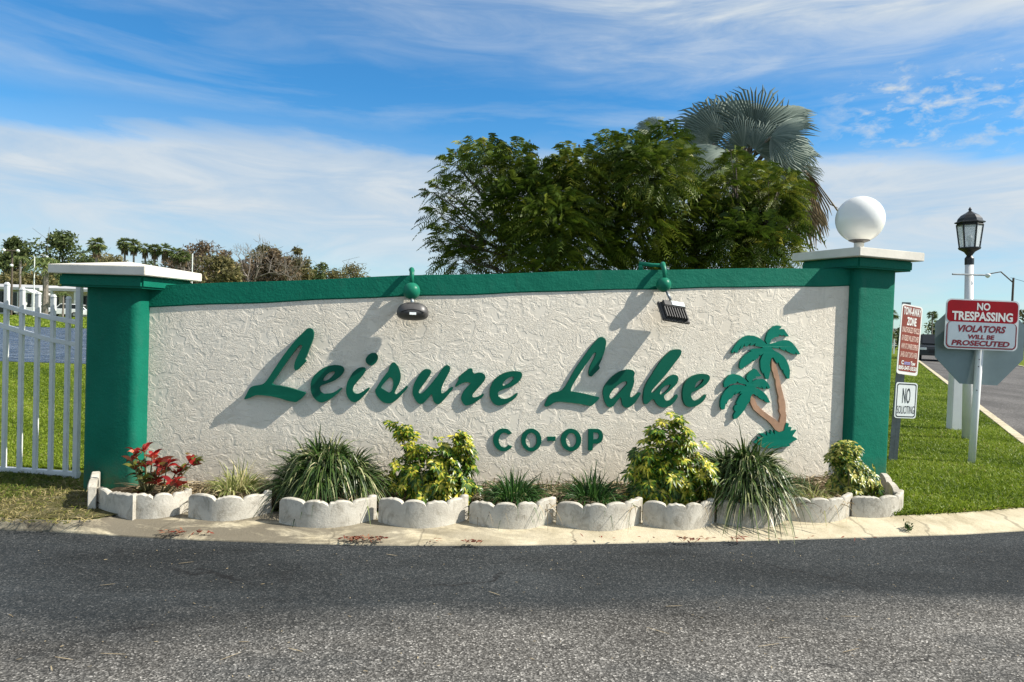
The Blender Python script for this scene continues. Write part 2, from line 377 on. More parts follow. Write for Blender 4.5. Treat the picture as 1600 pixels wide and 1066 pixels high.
def text_geo(s, bold=0., spacing=1., shear=0.):
    cu = bpy.data.curves.new('t', 'FONT'); cu.body = s; cu.size = 1; cu.offset = bold; cu.space_character = spacing; cu.resolution_u = 3; cu.shear = shear
    ob = bpy.data.objects.new('t', cu); COL.objects.link(ob)
    me = bpy.data.meshes.new_from_object(ob)
    V = np.array([v.co[:] for v in me.vertices]); F = [tuple(p.vertices) for p in me.polygons]
    bpy.data.objects.remove(ob); bpy.data.meshes.remove(me); bpy.data.curves.remove(cu); return V, F
def put_text(mb, s, f, u0, v0, u1, v1, w, bold=.02, shear=0.):
    V, F = text_geo(s, bold, 1., shear)
    lo = V.min(0); hi = V.max(0)
    vs = [f(u0+(v[0]-lo[0])/(hi[0]-lo[0])*(u1-u0), v1-(v[1]-lo[1])/(hi[1]-lo[1])*(v1-v0), w) for v in V]
    mb.add(vs, F)

def PT(parent, name, mat, *a):
    mb = MB(); put_text(mb, *a); return mb.build(name, mat, parent)

# ------------------------------------------------------------------ world and sun
SUN_AZ = 84.0; SUN_EL = 41.
sd = np.array([math.sin(R(SUN_AZ))*math.cos(R(SUN_EL)), -math.cos(R(SUN_AZ))*math.cos(R(SUN_EL)), math.sin(R(SUN_EL))])
sl = bpy.data.lights.new('sun', 'SUN'); sl.energy = 5.0; sl.angle = R(.53); sl.color = (1, .94, .84)
so = bpy.data.objects.new('sun', sl); COL.objects.link(so); so.rotation_euler = Vector(sd).to_track_quat('Z', 'Y').to_euler(); so.location = (20, -5, 20)
wd = bpy.data.worlds.new('World'); sc.world = wd; wd.use_nodes = True; t = NT(wd.node_tree); t.n.clear()
sky = t.node('ShaderNodeTexSky', sky_type='NISHITA', sun_disc=False, sun_elevation=R(SUN_EL), sun_rotation=R(180-SUN_AZ), air_density=1.0, dust_density=.3, ozone_density=2.5)
g = t.n.new('ShaderNodeTexCoord').outputs['Generated']
sx = t.n.new('ShaderNodeSeparateXYZ'); t.l.new(g, sx.inputs[0]); X, Y, Z = sx.outputs
hyp = t.math('SQRT', t.math('ADD', t.math('MULTIPLY', X, X), t.math('MULTIPLY', Y, Y)))
v = t.math('DIVIDE', Z, t.math('MAXIMUM', hyp, .02))
az = t.math('ARCTAN2', X, Y)
cc = t.n.new('ShaderNodeCombineXYZ'); t.l.new(az, cc.inputs[0]); t.l.new(v, cc.inputs[1])
P = cc.outputs[0]
n_big = t.noise(t.mapv(P, (1.2, 4.5, 1), (3.1, 0, 0)), 2.0, 5, .55, .4)
n_wisp = t.noise(t.mapv(P, (1.6, 8, 1), (7.3, 1.2, 0), (0, 0, .10)), 3.0, 9, .62, .7)
n_fine = t.noise(t.mapv(P, (3, 6, 1), (1.3, 2, 0), (0, 0, -.5)), 9, 8, .62, .3)
vw = t.math('ADD', v, t.math('MULTIPLY_ADD', n_big, .12, -.06)); vw = t.math('ADD', vw, t.math('MULTIPLY_ADD', n_wisp, .06, -.03))
low = t.ramp(t.math('ADD', vw, t.math('MULTIPLY', t.math('MULTIPLY', az, az), .075)), [(0., .38), (.05, .50), (.10, .80), (.16, .97), (.216, .92), (.238, .12), (.27, .0)])
lowL = t.ramp(t.math('ADD', t.math('MULTIPLY', az, 1.), .5), [(0., .55), (1., .95)])
low = t.math('MULTIPLY', low, t.ramp(n_wisp, [(.30, .72), (.60, 1.)]))
azt = t.math('ADD', vw, t.math('MULTIPLY', az, .05))
top = t.ramp(azt, [(.315, 0.), (.365, .55), (.42, 1.), (.6, .85), (1., .3)])
top = t.math('MULTIPLY', top, t.ramp(az, [(0., .45), (.12, .95)]))
top = t.math('MULTIPLY', top, t.ramp(n_wisp, [(.32, .5), (.60, 1.)]))
veil = t.math('MULTIPLY', t.ramp(v, [(.24, 0.), (.27, .5), (.31, .35), (.45, .3)]), t.ramp(t.noise(t.mapv(P, (1, 5, 1), (2.2, 4.4, 0), (0, 0, .05)), 2.2, 8, .6, .5), [(.48, 0.), (.72, .9)]))
wm = t.math('MULTIPLY', t.math('MULTIPLY', t.ramp(v, [(.20, 0.), (.235, 1.), (.31, 1.), (.345, 0.)]), t.ramp(t.math('SUBTRACT', az, .36), [(0., 0.), (.10, 1.), (.26, 1.), (.40, .6)])), t.ramp(n_fine, [(.46, 0.), (.68, .9)]))
dens = t.math('MAXIMUM', t.math('MAXIMUM', low, top), t.math('MAXIMUM', veil, wm))
fill_cloud = t.math('MAXIMUM', t.ramp(v, [(.55, 0.), (.9, .8)]), t.math('MULTIPLY', t.ramp(t.math('ABSOLUTE', az), [(.85, 0.), (1., 1.)]), .65))  # unseen cloud added overhead and beyond the view, to whiten the fill light
dens = t.math('MAXIMUM', dens, t.math('MULTIPLY', fill_cloud, t.ramp(n_wisp, [(.3, .6), (.6, 1.)])))
skyc = t.mix(1., sky.outputs[0], (.30, .80, 1.10), 'MULTIPLY')
skyc = t.mix(t.ramp(v, [(.0, 1.), (.16, .55), (.30, 0.)]), skyc, t.mix(1., sky.outputs[0], (.66, .98, 1.12), 'MULTIPLY'))
cl = t.mix(t.ramp(n_wisp, [(.3, 0.), (.7, 1.)]), (3.5, 4.15, 4.8), (4.8, 5.2, 5.5))
cl = t.mix(t.ramp(v, [(.5, 0.), (.8, 1.)]), cl, (4.4, 4.3, 4.1))  # added overhead cloud kept neutral so the fill light is less blue
fin = t.mix(dens, skyc, cl)
bg = t.n.new('ShaderNodeBackground'); t.l.new(fin, bg.inputs[0]); bg.inputs[1].default_value = .1
ow = t.n.new('ShaderNodeOutputWorld'); t.l.new(bg.outputs[0], ow.inputs[0])

# ------------------------------------------------------------------ curved wall parameterisation
PH0 = R(3.5); PH1 = R(19); WL = 5.2; WS0 = np.array([-2.3, 4.72]); RR = WL/(PH1-PH0)
WC = WS0 + RR*np.array([-math.sin(PH0), math.cos(PH0)])
def wall(s, z, off=0.):
    ph = PH0+(PH1-PH0)*s/WL; return np.array([*(WC+(RR+off)*np.array([math.sin(ph), -math.cos(ph)])), z])
def to_wall(x, y, off):
    d = ray(x, y); a = d[:2]@d[:2]; b_ = -2*d[:2]@WC; c_ = WC@WC-(RR+off)**2
    t_ = (-b_-math.sqrt(b_*b_-4*a*c_))/(2*a); q = d[:2]*t_-WC
    ph = math.atan2(q[0], -q[1]); return (ph-PH0)/(PH1-PH0)*WL, CAMZ+d[2]*t_
def ztop(s): return float(np.interp(s, [-.2, 0, 1.6, 3.25, 5.05, 5.4], [1.295, 1.31, 1.438, 1.556, 1.664, 1.69]))
BAND = .138
sign = empty('sign_wall', (0, 5.2, 0), 'long curved cream stucco entrance wall with green coping, pillars and raised green lettering', 'entrance sign')
def wall_strip(s0, s1, zb, zt, o0, o1, n):
    vs = []; fs = []
    for i in range(n+1):
        s = s0+(s1-s0)*i/n; a, b_ = zb(s), zt(s)
        vs += [wall(s, a, o1), wall(s, b_, o1), wall(s, b_, o0), wall(s, a, o0)]
    for i in range(n):
        for j in range(4): fs.append((4*i+j, 4*i+(j+1) % 4, 4*i+4+(j+1) % 4, 4*i+4+j))
    fs += [(0, 1, 2, 3), (4*n+3, 4*n+2, 4*n+1, 4*n)]
    return MB().add(vs, fs)
o = wall_strip(-.02, 5.12, lambda s: -.1, lambda s: ztop(s)-BAND+.01, -.18, 0, 60).build('stucco_panel', 'stucco', sign, smooth=False); smooth_by_angle(o, 30)
o = wall_strip(-.10, 5.16, lambda s: ztop(s)-BAND+.004*math.sin(s*7)*math.sin(s*2.3), lambda s: ztop(s)+.003*math.sin(s*5), -.20, .010, 90).build('coping_band', 'green', sign, bevel=.008); smooth_by_angle(o, 50)
def pillar(cx, cy, ph, ztop_shaft, wshaft, wcollar, wcap, zc, zcap, apex, lab):
    ax = [(math.cos(ph), math.sin(ph), 0), (-math.sin(ph), math.cos(ph), 0), (0, 0, 1)]
    sh = MB(); w = wshaft/2; r_ = .048; pts = []
    for (qx, qy, a0) in ((1, 1, 0), (-1, 1, 90), (-1, -1, 180), (1, -1, 270)):
        for k in range(6):
            a = R(a0+90*k/5); pts.append((qx*(w-r_)+r_*math.cos(a), qy*(w-r_)+r_*math.sin(a)))
    vs = [np.array([cx, cy, z])+np.array(ax[0])*p_[0]+np.array(ax[1])*p_[1] for z in (-.1, ztop_shaft) for p_ in pts]; n = len(pts)
    sh.add(vs, [(i, (i+1) % n, n+(i+1) % n, n+i) for i in range(n)]+[tuple(range(n))[::-1], tuple(range(n, 2*n))])
    shaft = smooth_by_angle(sh.build('pillar', 'green', sign), 40); shaft['label'] = lab
    MB().box((cx, cy, (ztop_shaft-.004+zc)/2), (wcollar, wcollar, zc-ztop_shaft+.012), ax).build('collar', 'green', shaft, bevel=.012)
    cp = MB().box((cx, cy, (zc+.004+zcap)/2), (wcap, wcap, zcap-zc-.004), ax)
    c = [np.array([cx, cy, zcap])+np.array(ax[0])*i*wcap/2+np.array(ax[1])*j*wcap/2 for i, j in ((-1, -1), (1, -1), (1, 1), (-1, 1))]
    cp.v = cp.v[:]; cp.f = [f for f in cp.f if f != (4, 5, 7, 6)]
    cp.v.append((cx, cy, apex)); cp.f += [(4, 5, 8), (5, 7, 8), (7, 6, 8), (6, 4, 8)]
    cp.build('cap', 'cap', shaft, bevel=.004)
    return shaft
pillar(-2.49, 4.79, R(-7), 1.292, .36, .555, .637, 1.357, 1.415, 1.462, 'green pillar at the low left end, in shade')
pillar(2.70, 5.865, R(23), 1.658, .425, .568, .675, 1.726, 1.795, 1.826, 'tall green pillar at the right end')

# ------------------------------------------------------------------ raised lettering
def tr(pts, ox, oy, s): return [(ox+x/s, oy+y/s) for x, y in pts]
A = (370, 500, 6.6625); B = (600, 520, 6.6625); Cc = (840, 510, 5.7); S_ = (575, 550, 11.844)
def wplate(outer, holes, d0, d1, sm=2):
    o2 = [to_wall(x, y, d1) for x, y in (crom(outer, sm) if sm > 1 else outer)]
    h2 = [[to_wall(x, y, d1) for x, y in (crom(h, sm) if sm > 1 else h)] for h in holes]
    o2 = [tuple(p) for p in o2]; h2 = [[tuple(p) for p in h] for h in h2]
    return MB().add(*plate_mesh(o2, h2, lambda s, z, d: wall(s, z, d), d0, d1))
def letter(outer, frame, holes=(), d0=.001, d1=.017, name='letter', extra=None, mat='letter', sm=2):
    mb = wplate(tr(outer, *frame), [tr(h, *frame) for h in holes], d0, d1, sm)
    if extra: e = wplate(tr(extra, *frame), [], d0, d1, sm); mb.add(e.v, e.f)
    o = mb.build(name, mat, sign); return o
L1 = [(75,825),(100,775),(130,715),(165,690),(230,680),(280,662),(315,625),(365,550),(430,450),(500,350),(570,260),(640,180),(700,120),(735,88),(762,85),(788,100),(800,135),(797,185),(775,250),(750,310),(725,380),(708,408),(722,425),(700,455),(655,500),(630,522),(610,528),(597,505),(597,470),(607,430),(625,390),(655,330),(680,280),(675,262),(658,260),(630,285),(590,340),(530,420),(470,505),(420,580),(380,640),(365,668),(400,682),(470,690),(540,705),(610,725),(670,745),(705,752),(715,765),(700,790),(665,825),(620,855),(590,855),(520,840),(440,815),(350,795),(260,785),(200,785),(150,805),(110,822)]
letter(L1, A, d0=.012, d1=.044)
letter([(1095,708),(1080,735),(1040,775),(980,820),(920,850),(875,860),(830,840),(790,795),(770,740),(768,670),(780,620),(810,575),(850,535),(900,500),(960,478),(1020,470),(1070,475),(1105,490),(1118,515),(1112,545),(1080,585),(1030,625),(960,655),(900,675),(868,690),(860,715),(870,745),(900,768),(950,770),(1000,758),(1045,735),(1075,712)], A, [[(895,632),(905,605),(935,570),(975,545),(1005,535),(1020,542),(1015,560),(985,595),(950,622),(915,637)]], d0=.003, d1=.026)
letter([(1385,715),(1360,750),(1310,805),(1270,840),(1225,858),(1190,848),(1160,815),(1140,770),(1137,710),(1150,650),(1180,590),(1220,535),(1265,502),(1310,492),(1338,503),(1340,530),(1315,575),(1270,625),(1225,680),(1208,710),(1210,745),(1235,768),(1270,768),(1305,750),(1345,722),(1372,706)], A, d0=.002, d1=.023,
       extra=[(1350,390),(1375,360),(1410,343),(1445,347),(1468,372),(1468,410),(1445,450),(1410,475),(1375,470),(1348,445),(1340,415)])
letter([(480,190),(515,215),(550,260),(580,320),(600,390),(608,450),(602,510),(585,570),(555,630),(525,690),(500,735),(495,765),(515,785),(545,775),(590,745),(650,695),(700,640),(722,625),(735,645),(710,695),(660,750),(600,820),(540,880),(480,925),(420,950),(360,955),(300,940),(240,905),(190,850),(150,790),(132,735),(140,690),(175,640),(215,570),(270,490),(330,410),(375,350),(400,270),(435,215)], S_, [[(400,472),(360,510),(300,575),(255,635),(245,670),(300,705),(350,735),(390,755),(425,735),(450,690),(465,620),(465,550),(450,500),(425,475)]])
letter([(440,378),(480,385),(493,405),(480,440),(440,500),(400,555),(370,595),(362,620),(375,637),(405,625),(450,580),(510,510),(560,445),(600,385),(635,345),(660,337),(683,350),(690,375),(675,420),(640,485),(605,560),(595,605),(603,632),(630,625),(665,595),(695,570),(715,565),(718,580),(690,620),(650,670),(600,725),(570,745),(540,740),(515,710),(505,670),(500,645),(487,645),(465,675),(430,715),(400,740),(370,742),(340,720),(315,680),(298,635),(298,590),(310,540),(340,480),(380,420),(410,390)], B)
letter([(740,560),(760,520),(775,490),(775,465),(800,440),(850,400),(880,378),(905,370),(922,380),(925,410),(945,425),(985,415),(1025,420),(1050,440),(1058,465),(1045,500),(1005,550),(960,600),(930,635),(920,660),(935,675),(970,670),(1010,650),(1035,635),(1038,648),(1015,680),(960,720),(900,750),(850,758),(820,730),(803,690),(810,650),(835,605),(870,560),(900,535),(895,522),(860,515),(820,525),(780,545),(752,562)], B)
letter([(1393,635),(1375,670),(1330,710),(1270,740),(1200,760),(1150,745),(1115,700),(1100,640),(1105,580),(1130,520),(1175,465),(1240,425),(1310,403),(1380,400),(1425,410),(1440,435),(1430,475),(1395,520),(1330,560),(1260,585),(1205,605),(1185,630),(1195,665),(1230,688),(1280,688),(1330,665),(1365,640),(1383,628)], B, [[(1235,545),(1245,515),(1280,480),(1325,458),(1352,460),(1350,480),(1320,515),(1280,540),(1250,553)]])
letter([(62,705),(85,650),(110,610),(150,590),(200,578),(230,560),(270,500),(330,390),(400,290),(460,205),(520,130),(550,100),(575,95),(600,110),(612,140),(605,190),(585,260),(560,320),(546,352),(555,372),(530,400),(500,430),(480,448),(460,440),(455,415),(462,375),(480,330),(505,285),(522,245),(515,233),(500,240),(460,300),(400,385),(345,470),(305,540),(297,578),(340,585),(420,600),(500,620),(545,630),(548,645),(520,675),(480,710),(440,705),(370,690),(280,680),(190,672),(150,680),(110,705),(80,717)], Cc)
letter([(825,385),(855,395),(868,420),(858,450),(862,490),(850,540),(830,590),(825,625),(840,635),(870,615),(900,590),(915,590),(918,602),(895,640),(860,690),(820,720),(785,725),(760,705),(750,670),(745,640),(735,635),(710,665),(675,710),(645,725),(620,710),(595,660),(583,600),(590,550),(620,500),(670,445),(730,405),(780,388)], Cc, [[(795,490),(760,495),(710,530),(665,575),(640,620),(650,645),(680,640),(720,600),(765,550),(795,515)]], d1=.018)
letter([(1240,205),(1270,207),(1283,225),(1270,265),(1220,330),(1160,410),(1100,480),(1050,535),(1020,570),(1015,590),(1030,592),(1070,555),(1120,500),(1170,450),(1215,430),(1245,440),(1255,465),(1245,505),(1205,550),(1160,590),(1130,615),(1130,640),(1150,665),(1190,655),(1225,620),(1245,608),(1248,630),(1220,675),(1180,710),(1130,725),(1090,715),(1060,690),(1040,655),(1020,650),(990,680),(965,695),(945,680),(942,620),(950,560),(975,500),(1020,430),(1070,350),(1130,270),(1190,215)], Cc, [[(1090,600),(1100,565),(1140,530),(1180,518),(1185,530),(1160,565),(1120,600),(1100,608)]], d0=.001, d1=.020)
letter([(1505,608),(1490,650),(1450,690),(1400,715),(1350,720),(1315,700),(1295,650),(1292,590),(1303,530),(1330,480),(1380,445),(1440,425),(1495,425),(1530,440),(1535,470),(1510,510),(1460,550),(1410,575),(1375,590),(1365,615),(1380,650),(1410,665),(1450,645),(1488,613)], Cc, [[(1400,545),(1415,505),(1445,480),(1475,470),(1480,480),(1455,515),(1420,545),(1405,553)]], d0=.002, d1=.024)
Q = (750, 660, 7.62)
def ell(cx, cy, rx, ry, n=28, a0=0, a1=360): return [(cx+rx*math.cos(R(a0+(a1-a0)*i/n)), cy+ry*math.sin(R(a0+(a1-a0)*i/n))) for i in range(n)]
carc = ell(282, 210, 124, 136, 30, 322, 38)   # decreasing angle: over the top to the lower lip
carc = [(282+124*math.cos(R(a)), 210-136*math.sin(R(a))) for a in range(35, 326, 10)]
carci = [(290+66*math.cos(R(a)), 212-88*math.sin(R(a))) for a in range(318, 41, -10)]
letter(carc+carci, Q, d1=.013, sm=1)
letter(ell(612, 212, 121, 136), Q, [ell(611, 215, 66, 90)], d1=.013, sm=1)
letter([(803,172),(903,172),(900,222),(803,222)], Q, d1=.013, name='hyphen', sm=1)
letter(ell(1085, 211, 122, 134), Q, [ell(1087, 213, 62, 86)], d1=.013, sm=1)
bowl = [(1395+72*math.cos(R(a)), 167-88*math.sin(R(a))) for a in range(85, -86, -10)]
bowli = [(1390+28*math.cos(R(a)), 163-40*math.sin(R(a))) for a in range(85, -86, -17)]
letter([(1292,80)]+bowl+[(1345,258),(1342,335),(1290,335)], Q, [[(1350,122)]+bowli+[(1350,205)]], d1=.013, sm=1)
# palm emblem
E1 = (1130, 500, 10.66); E2 = (1120, 570, 7.614)
crown1 = [(735,400),(705,350),(715,300),(740,220),(790,150),(850,105),(910,90),(975,110),(960,135),(925,160),(985,150),(1015,155),(1045,200),(1095,270),(1060,280),(1000,250),(990,268),(925,240),(935,275),(860,290),(800,330),(775,390),(800,400),(860,385),(950,355),(1040,335),(1100,345),(1150,380),(1210,450),(1250,510),(1285,570),(1235,578),(1210,535),(1195,575),(1130,555),(1060,520),(1040,480),(1030,515),(960,485),(935,445),(930,480),(860,470),(800,455),(850,510),(930,550),(1010,610),(1060,680),(1095,760),(1115,850),(1105,975),(1070,985),(1045,930),(1010,880),(1000,820),(985,840),(950,780),(920,700),(905,730),(880,700),(835,625),(800,640),(785,700),(775,760),(790,820),(775,900),(755,985),(715,985),(690,930),(680,870),(665,900),(640,850),(625,800),(620,680),(650,600),(680,550),(650,575),(615,600),(600,570),(590,625),(560,650),(510,690),(500,650),(480,700),(450,720),(400,750),(350,790),(300,820),(275,800),(275,740),(300,660),(350,600),(430,540),(480,518),(440,502),(520,480),(600,475),(665,470),(660,458),(590,445),(530,432),(545,385),(490,425),(450,430),(460,380),(400,445),(360,440),(355,390),(330,460),(280,500),(310,400),(240,540),(205,550),(190,520),(150,560),(145,520),(200,430),(270,340),(350,280),(430,255),(520,265),(600,300),(670,350),(715,398)]
crown2 = [(385,205),(355,170),(360,130),(390,90),(450,48),(480,65),(510,110),(535,135),(500,140),(450,143),(480,160),(440,168),(410,215),(440,195),(490,175),(550,172),(590,195),(620,235),(638,275),(610,292),(590,250),(582,290),(555,287),(530,250),(535,283),(490,265),(460,270),(510,295),(560,330),(600,375),(638,450),(605,455),(570,435),(560,410),(545,420),(500,390),(480,365),(475,378),(445,350),(425,350),(405,380),(390,440),(360,480),(330,540),(290,590),(240,640),(205,650),(200,600),(225,560),(205,530),(215,490),(245,470),(230,460),(270,380),(305,340),(270,348),(290,310),(235,350),(215,360),(225,320),(190,380),(165,410),(150,400),(130,440),(120,470),(110,450),(95,530),(60,535),(45,500),(45,440),(65,370),(100,310),(150,260),(210,240),(290,240),(355,255),(350,238),(300,226),(262,217),(250,196),(225,222),(190,226),(160,235),(120,265),(90,270),(85,220),(110,165),(150,125),(210,112),(270,125),(330,165),(370,210)]
o = letter(crown1, E1, d0=.004, d1=.022, name='emblem_palm_crown', mat='emblem', sm=1)
o = letter(crown2, E2, d0=.004, d1=.024, name='emblem_palm_crown', mat='emblem', sm=1)
tk = [(655,-76),(668,-40),(700,-10),(722,60),(742,150),(768,270),(785,330),(798,390),(812,440),(820,500),(818,550),(828,600),(824,690),(805,780),(740,800),(695,775),(650,712),(600,662),(520,603),(470,560),(438,530),(418,490),(400,450),(402,400),(420,350),(438,345),(440,380),(462,430),(480,478),(540,540),(620,600),(690,648),(744,692),(762,600),(742,550),(746,500),(733,430),(736,380),(722,330),(712,280),(702,230),(700,180),(682,150),(672,100),(654,60),(652,0)]
letter(tk, E2, d0=.001, d1=.018, name='emblem_trunks', mat='trunkpaint', sm=1)
letter([(440,925),(500,880),(480,855),(560,868),(510,820),(560,815),(602,850),(595,790),(640,832),(645,775),(692,835),(690,780),(740,806),(800,786),(825,690),(860,700),(850,740),(895,745),(875,790),(950,775),(900,850),(965,885),(900,920),(860,940),(875,968),(780,980),(680,998),(560,990),(520,965)], E2, d0=.002, d1=.022, name='emblem_grass', mat='emblem', sm=1)

# ------------------------------------------------------------------ floodlights hanging from the wall top
def wa(x, y, off):
    s, z = to_wall(x, y, off); return wall(s, z, off)
def flood(label, kind):
    nrm = lambda s: unit(wall(s, 0, 1)-wall(s, 0, 0))
    if kind == 0:
        bx, by = 643, 455; off = .070; s, z = to_wall(bx, by, off)
        e = empty('floodlight', wall(s, ztop(s), -.05), label, 'floodlight', 'floodlights hanging from the coping')
        a = MB(); top = wall(s, ztop(s)+.035, -.06)
        a.tube([wall(s, ztop(s)-.01, -.06), top], .016, 8); a.tube([top, wall(s-.003, ztop(s)+.04, -.03), wall(s-.002, ztop(s)+.038, .03), wall(s, ztop(s)+.01, .055), wall(s, z+.05, .075)], [.018, .019, .016, .014, .013], 8)
        a.build('arm', 'lampgreen', e, smooth=True)
        c = wall(s, z, off)
        MB().lathe(c, [(max(.004, .057*math.sin(a_)), .057*math.cos(a_)) for a_ in np.linspace(0, math.pi, 14)], 20).build('junction_box', 'lampgreen', e, smooth=True)
        MB().tube([wa(643, 465, .085), wa(645, 476, .11)], .012, 8).build('knuckle', 'steel', e, smooth=True)
        # oval head, seen from behind and above
        hc = wa(645, 486, .125); s2, _ = to_wall(645, 486, .125); n_ = nrm(s2); tv = np.cross((0, 0, 1), n_); tv = unit(wall(s2+.1, 0)-wall(s2, 0))
        up = unit(np.array([0, 0, 1.])*.80 + n_*.45*-1); fw = np.cross(tv, up); fw = fw if fw@n_ > 0 else -fw
        def dome(h0, sx_, sy_, dep, nn=28, flatb=True):
            V = []; F = []; rings = 7
            for i in range(rings):
                q = i/(rings-1); rr = math.cos(q*math.pi/2)**.6 if i < rings-1 else .0
                for j in range(nn):
                    a_ = 2*math.pi*j/nn; ca, sa = math.cos(a_), math.sin(a_)
                    xx = math.copysign(abs(ca)**.8, ca)*sx_*rr; yy = math.copysign(abs(sa)**.8, sa)*sy_*rr
                    if yy < 0: yy *= .75
                    V.append(hc+tv*xx+up*yy+fw*(h0+dep*math.sin(q*math.pi/2)))
            for i in range(rings-1):
                for j in range(nn): F.append((i*nn+j, i*nn+(j+1) % nn, (i+1)*nn+(j+1) % nn, (i+1)*nn+j))
            F.append(tuple(range(nn))[::-1]); return V, F
        hd = MB().add(*dome(-.035, .103, .068, .075)).build('lamp_head', 'bronze', e, smooth=True)
        def onhead(xs, ys, w_=.005, d=.034):
            return [hc+tv*x_+up*y_+fw*d for x_, y_ in zip(xs, ys)]
        MB().tube([hc+tv*x_+up*(.030-1.6*x_*x_ if False else (-.012+.0-2.2*(x_*x_)))+fw*(.040-2.4*x_*x_) for x_ in np.linspace(-.075, .075, 15)], .0035, 6).build('seam', 'bronze2', hd)
        MB().tube([hc+tv*x_+up*.035+fw*.032 for x_ in np.linspace(-.035, .035, 5)], .0035, 6).build('vent_slot', 'bronze2', hd)
        MB().box(hc+up*-.036+fw*.031, (.042, .004, .020), [tv, fw, up]).build('sticker', 'label', hd)
    else:
        bx, by = 1037, 445; off = .070; s, z = to_wall(bx, by, off)
        e = empty('floodlight', wall(s, ztop(s), -.05), label, 'floodlight', 'floodlights hanging from the coping')
        a = MB(); zt_ = ztop(s)+.03
        a.tube([wall(s-.115, zt_-.04, -.07), wall(s-.115, zt_+.006, -.07)], .017, 8)
        a.tube([wall(s-.13, zt_+.012, -.07), wall(s-.05, zt_, -.03), wall(s-.002, zt_-.004, .03)], .013, 8)
        a.tube([wall(s+.012, zt_+.008, .02), wall(s, zt_-.005, .045), wall(s+.002, zt_-.04, .07), wall(s, z+.045, .08)], [.018, .02, .015, .013], 8)
        a.build('arm', 'lampgreen', e, smooth=True)
        c = wall(s, z, off)
        MB().lathe(c, [(max(.004, .053*math.sin(a_)), .053*math.cos(a_)) for a_ in np.linspace(0, math.pi, 14)], 20).build('junction_box', 'lampgreen', e, smooth=True)
        MB().tube([wa(1041, 455, .09), wa(1048, 469, .115)], .010, 8).build('knuckle', 'steel', e, smooth=True)
        hc = wa(1053, 485, .135); s2, _ = to_wall(1053, 485, .135); n_ = nrm(s2); tv = unit(wall(s2+.1, 0)-wall(s2, 0))
        tv = unit(tv*math.cos(R(6))-np.array([0, 0, 1.])*math.sin(R(6)))
        up = unit(np.array([0, 0, 1.])*.72 - n_*.62); fw = np.cross(tv, up); fw = fw if fw@n_ > 0 else -fw
        ax = [tv, up, fw]
        hd = MB().box(hc-fw*.016-up*.01, (.205, .165, .026), ax).build('lamp_head', 'bronze', e, bevel=.006)
        MB().box(hc+up*.040+fw*.010+tv*.004, (.165, .052, .034), ax).build('driver_housing', 'bronze', hd, bevel=.005)
        MB().box(hc+up*.040+fw*.0285+tv*.030, (.095, .038, .003), ax).build('sticker', 'label', hd)
        MB().box(hc-up*.036+fw*-.0005, (.165, .092, .006), ax).build('fin_base', 'bronze2', hd)
        fn = MB()
        for i in range(9): fn.box(hc-up*.036+fw*.010+tv*(-.076+.019*i), (.006, .088, .020), ax)
        fn.build('cooling_fins', 'bronze', hd)
flood('oval brown floodlight on a green arm, over the first word of the sign', 0)
flood('square finned black floodlight on a bent green arm, over the second word', 1)

# ------------------------------------------------------------------ globe lamp on the right pillar
gl = empty('globe_lamp', (2.70, 5.865, 1.81), 'white ball lamp on top of the tall right pillar', 'globe lamp')
gc = at(1344, 343, 5.86); gx, gy = gc[0], gc[1]; gr = .182; gz = gc[2]
MB().lathe((gx, gy, 0), [(.035, 1.79), (.037, 1.82), (.037, gz-gr-.004)], 18).build('neck', 'cap', gl, smooth=False)
MB().lathe((gx, gy, gz-gr), [(.04, -.002), (.078, .012), (.080, .022), (.06, .026)], 24).build('fitter', 'bronze', gl, smooth=False)
prof = [(max(.004, gr*math.sin(a)), gz-gr*math.cos(a)) for a in np.linspace(0.28, math.pi, 28)]
MB().lathe((gx, gy, 0), prof, 48).build('globe', 'globe', gl, smooth=True)

# ------------------------------------------------------------------ ground, kerb, roads, lake
def sheet(name, V, F, mat, label=None): o = MB().add(V, F).build(name, mat); o['kind'] = 'structure'; return o
o = sheet('road', [(-400, -60, -.062), (400, -60, -.062), (400, 14, -.062), (-400, 14, -.062)], [(0, 1, 2, 3)], 'asphalt')
front_px = [(0, 827), (100, 831), (200, 838), (300, 843), (400, 847), (600, 852), (800, 852), (1000, 848), (1200, 844), (1400, 838), (1500, 835), (1600, 829)]
front = [ground(x, y, -.058) for x, y in front_px]
back_px = [(0, 809), (100, 813), (150, 812), (200, 797), (300, 797), (400, 799), (600, 801), (800, 803), (1000, 802), (1200, 797), (1400, 806), (1500, 801), (1600, 793)]
backc = [ground(x, y, 0) for x, y in back_px]
def ext(c, l, r): return [np.array([c[0][0]-l[0], c[0][1]+l[1], c[0][2]])]+list(c)+[np.array([c[-1][0]+r[0], c[-1][1]+r[1], c[-1][2]])]
front = ext(front, (30, -1.0), (1.15, .50)); backc = ext(backc, (30, -1.0), (.72, .36))
def resample(c, n):
    c = np.array(c); d = np.r_[0, np.cumsum(np.linalg.norm(np.diff(c[:, :2], axis=0), axis=1))]; u = np.linspace(0, 1, n)
    # denser sampling in the visible middle
    inner = np.linspace(d[1], d[-2], n-2); u = np.r_[d[0], inner, d[-1]]
    return np.stack([np.interp(u, d, c[:, i]) for i in range(3)], 1)
NF = 90; fr = resample(front, NF); bk = resample(backc, NF)
for _ in range(3): fr[2:-2] = (fr[1:-3]+fr[2:-2]*2+fr[3:-1])/4
prof = [(0, -.004), (.01, .004), (.10, .012), (.18, .014), (.25, .026), (.6, .044), (1., .060), (1.25, .056)]
V = []; F = []
for i in range(NF):
    for q, dz in prof:
        p_ = fr[i]+(bk[i]-fr[i])*q; V.append((p_[0], p_[1], -.060+dz+.003*math.sin(i*1.3)*q*(1-q)))
k = len(prof)
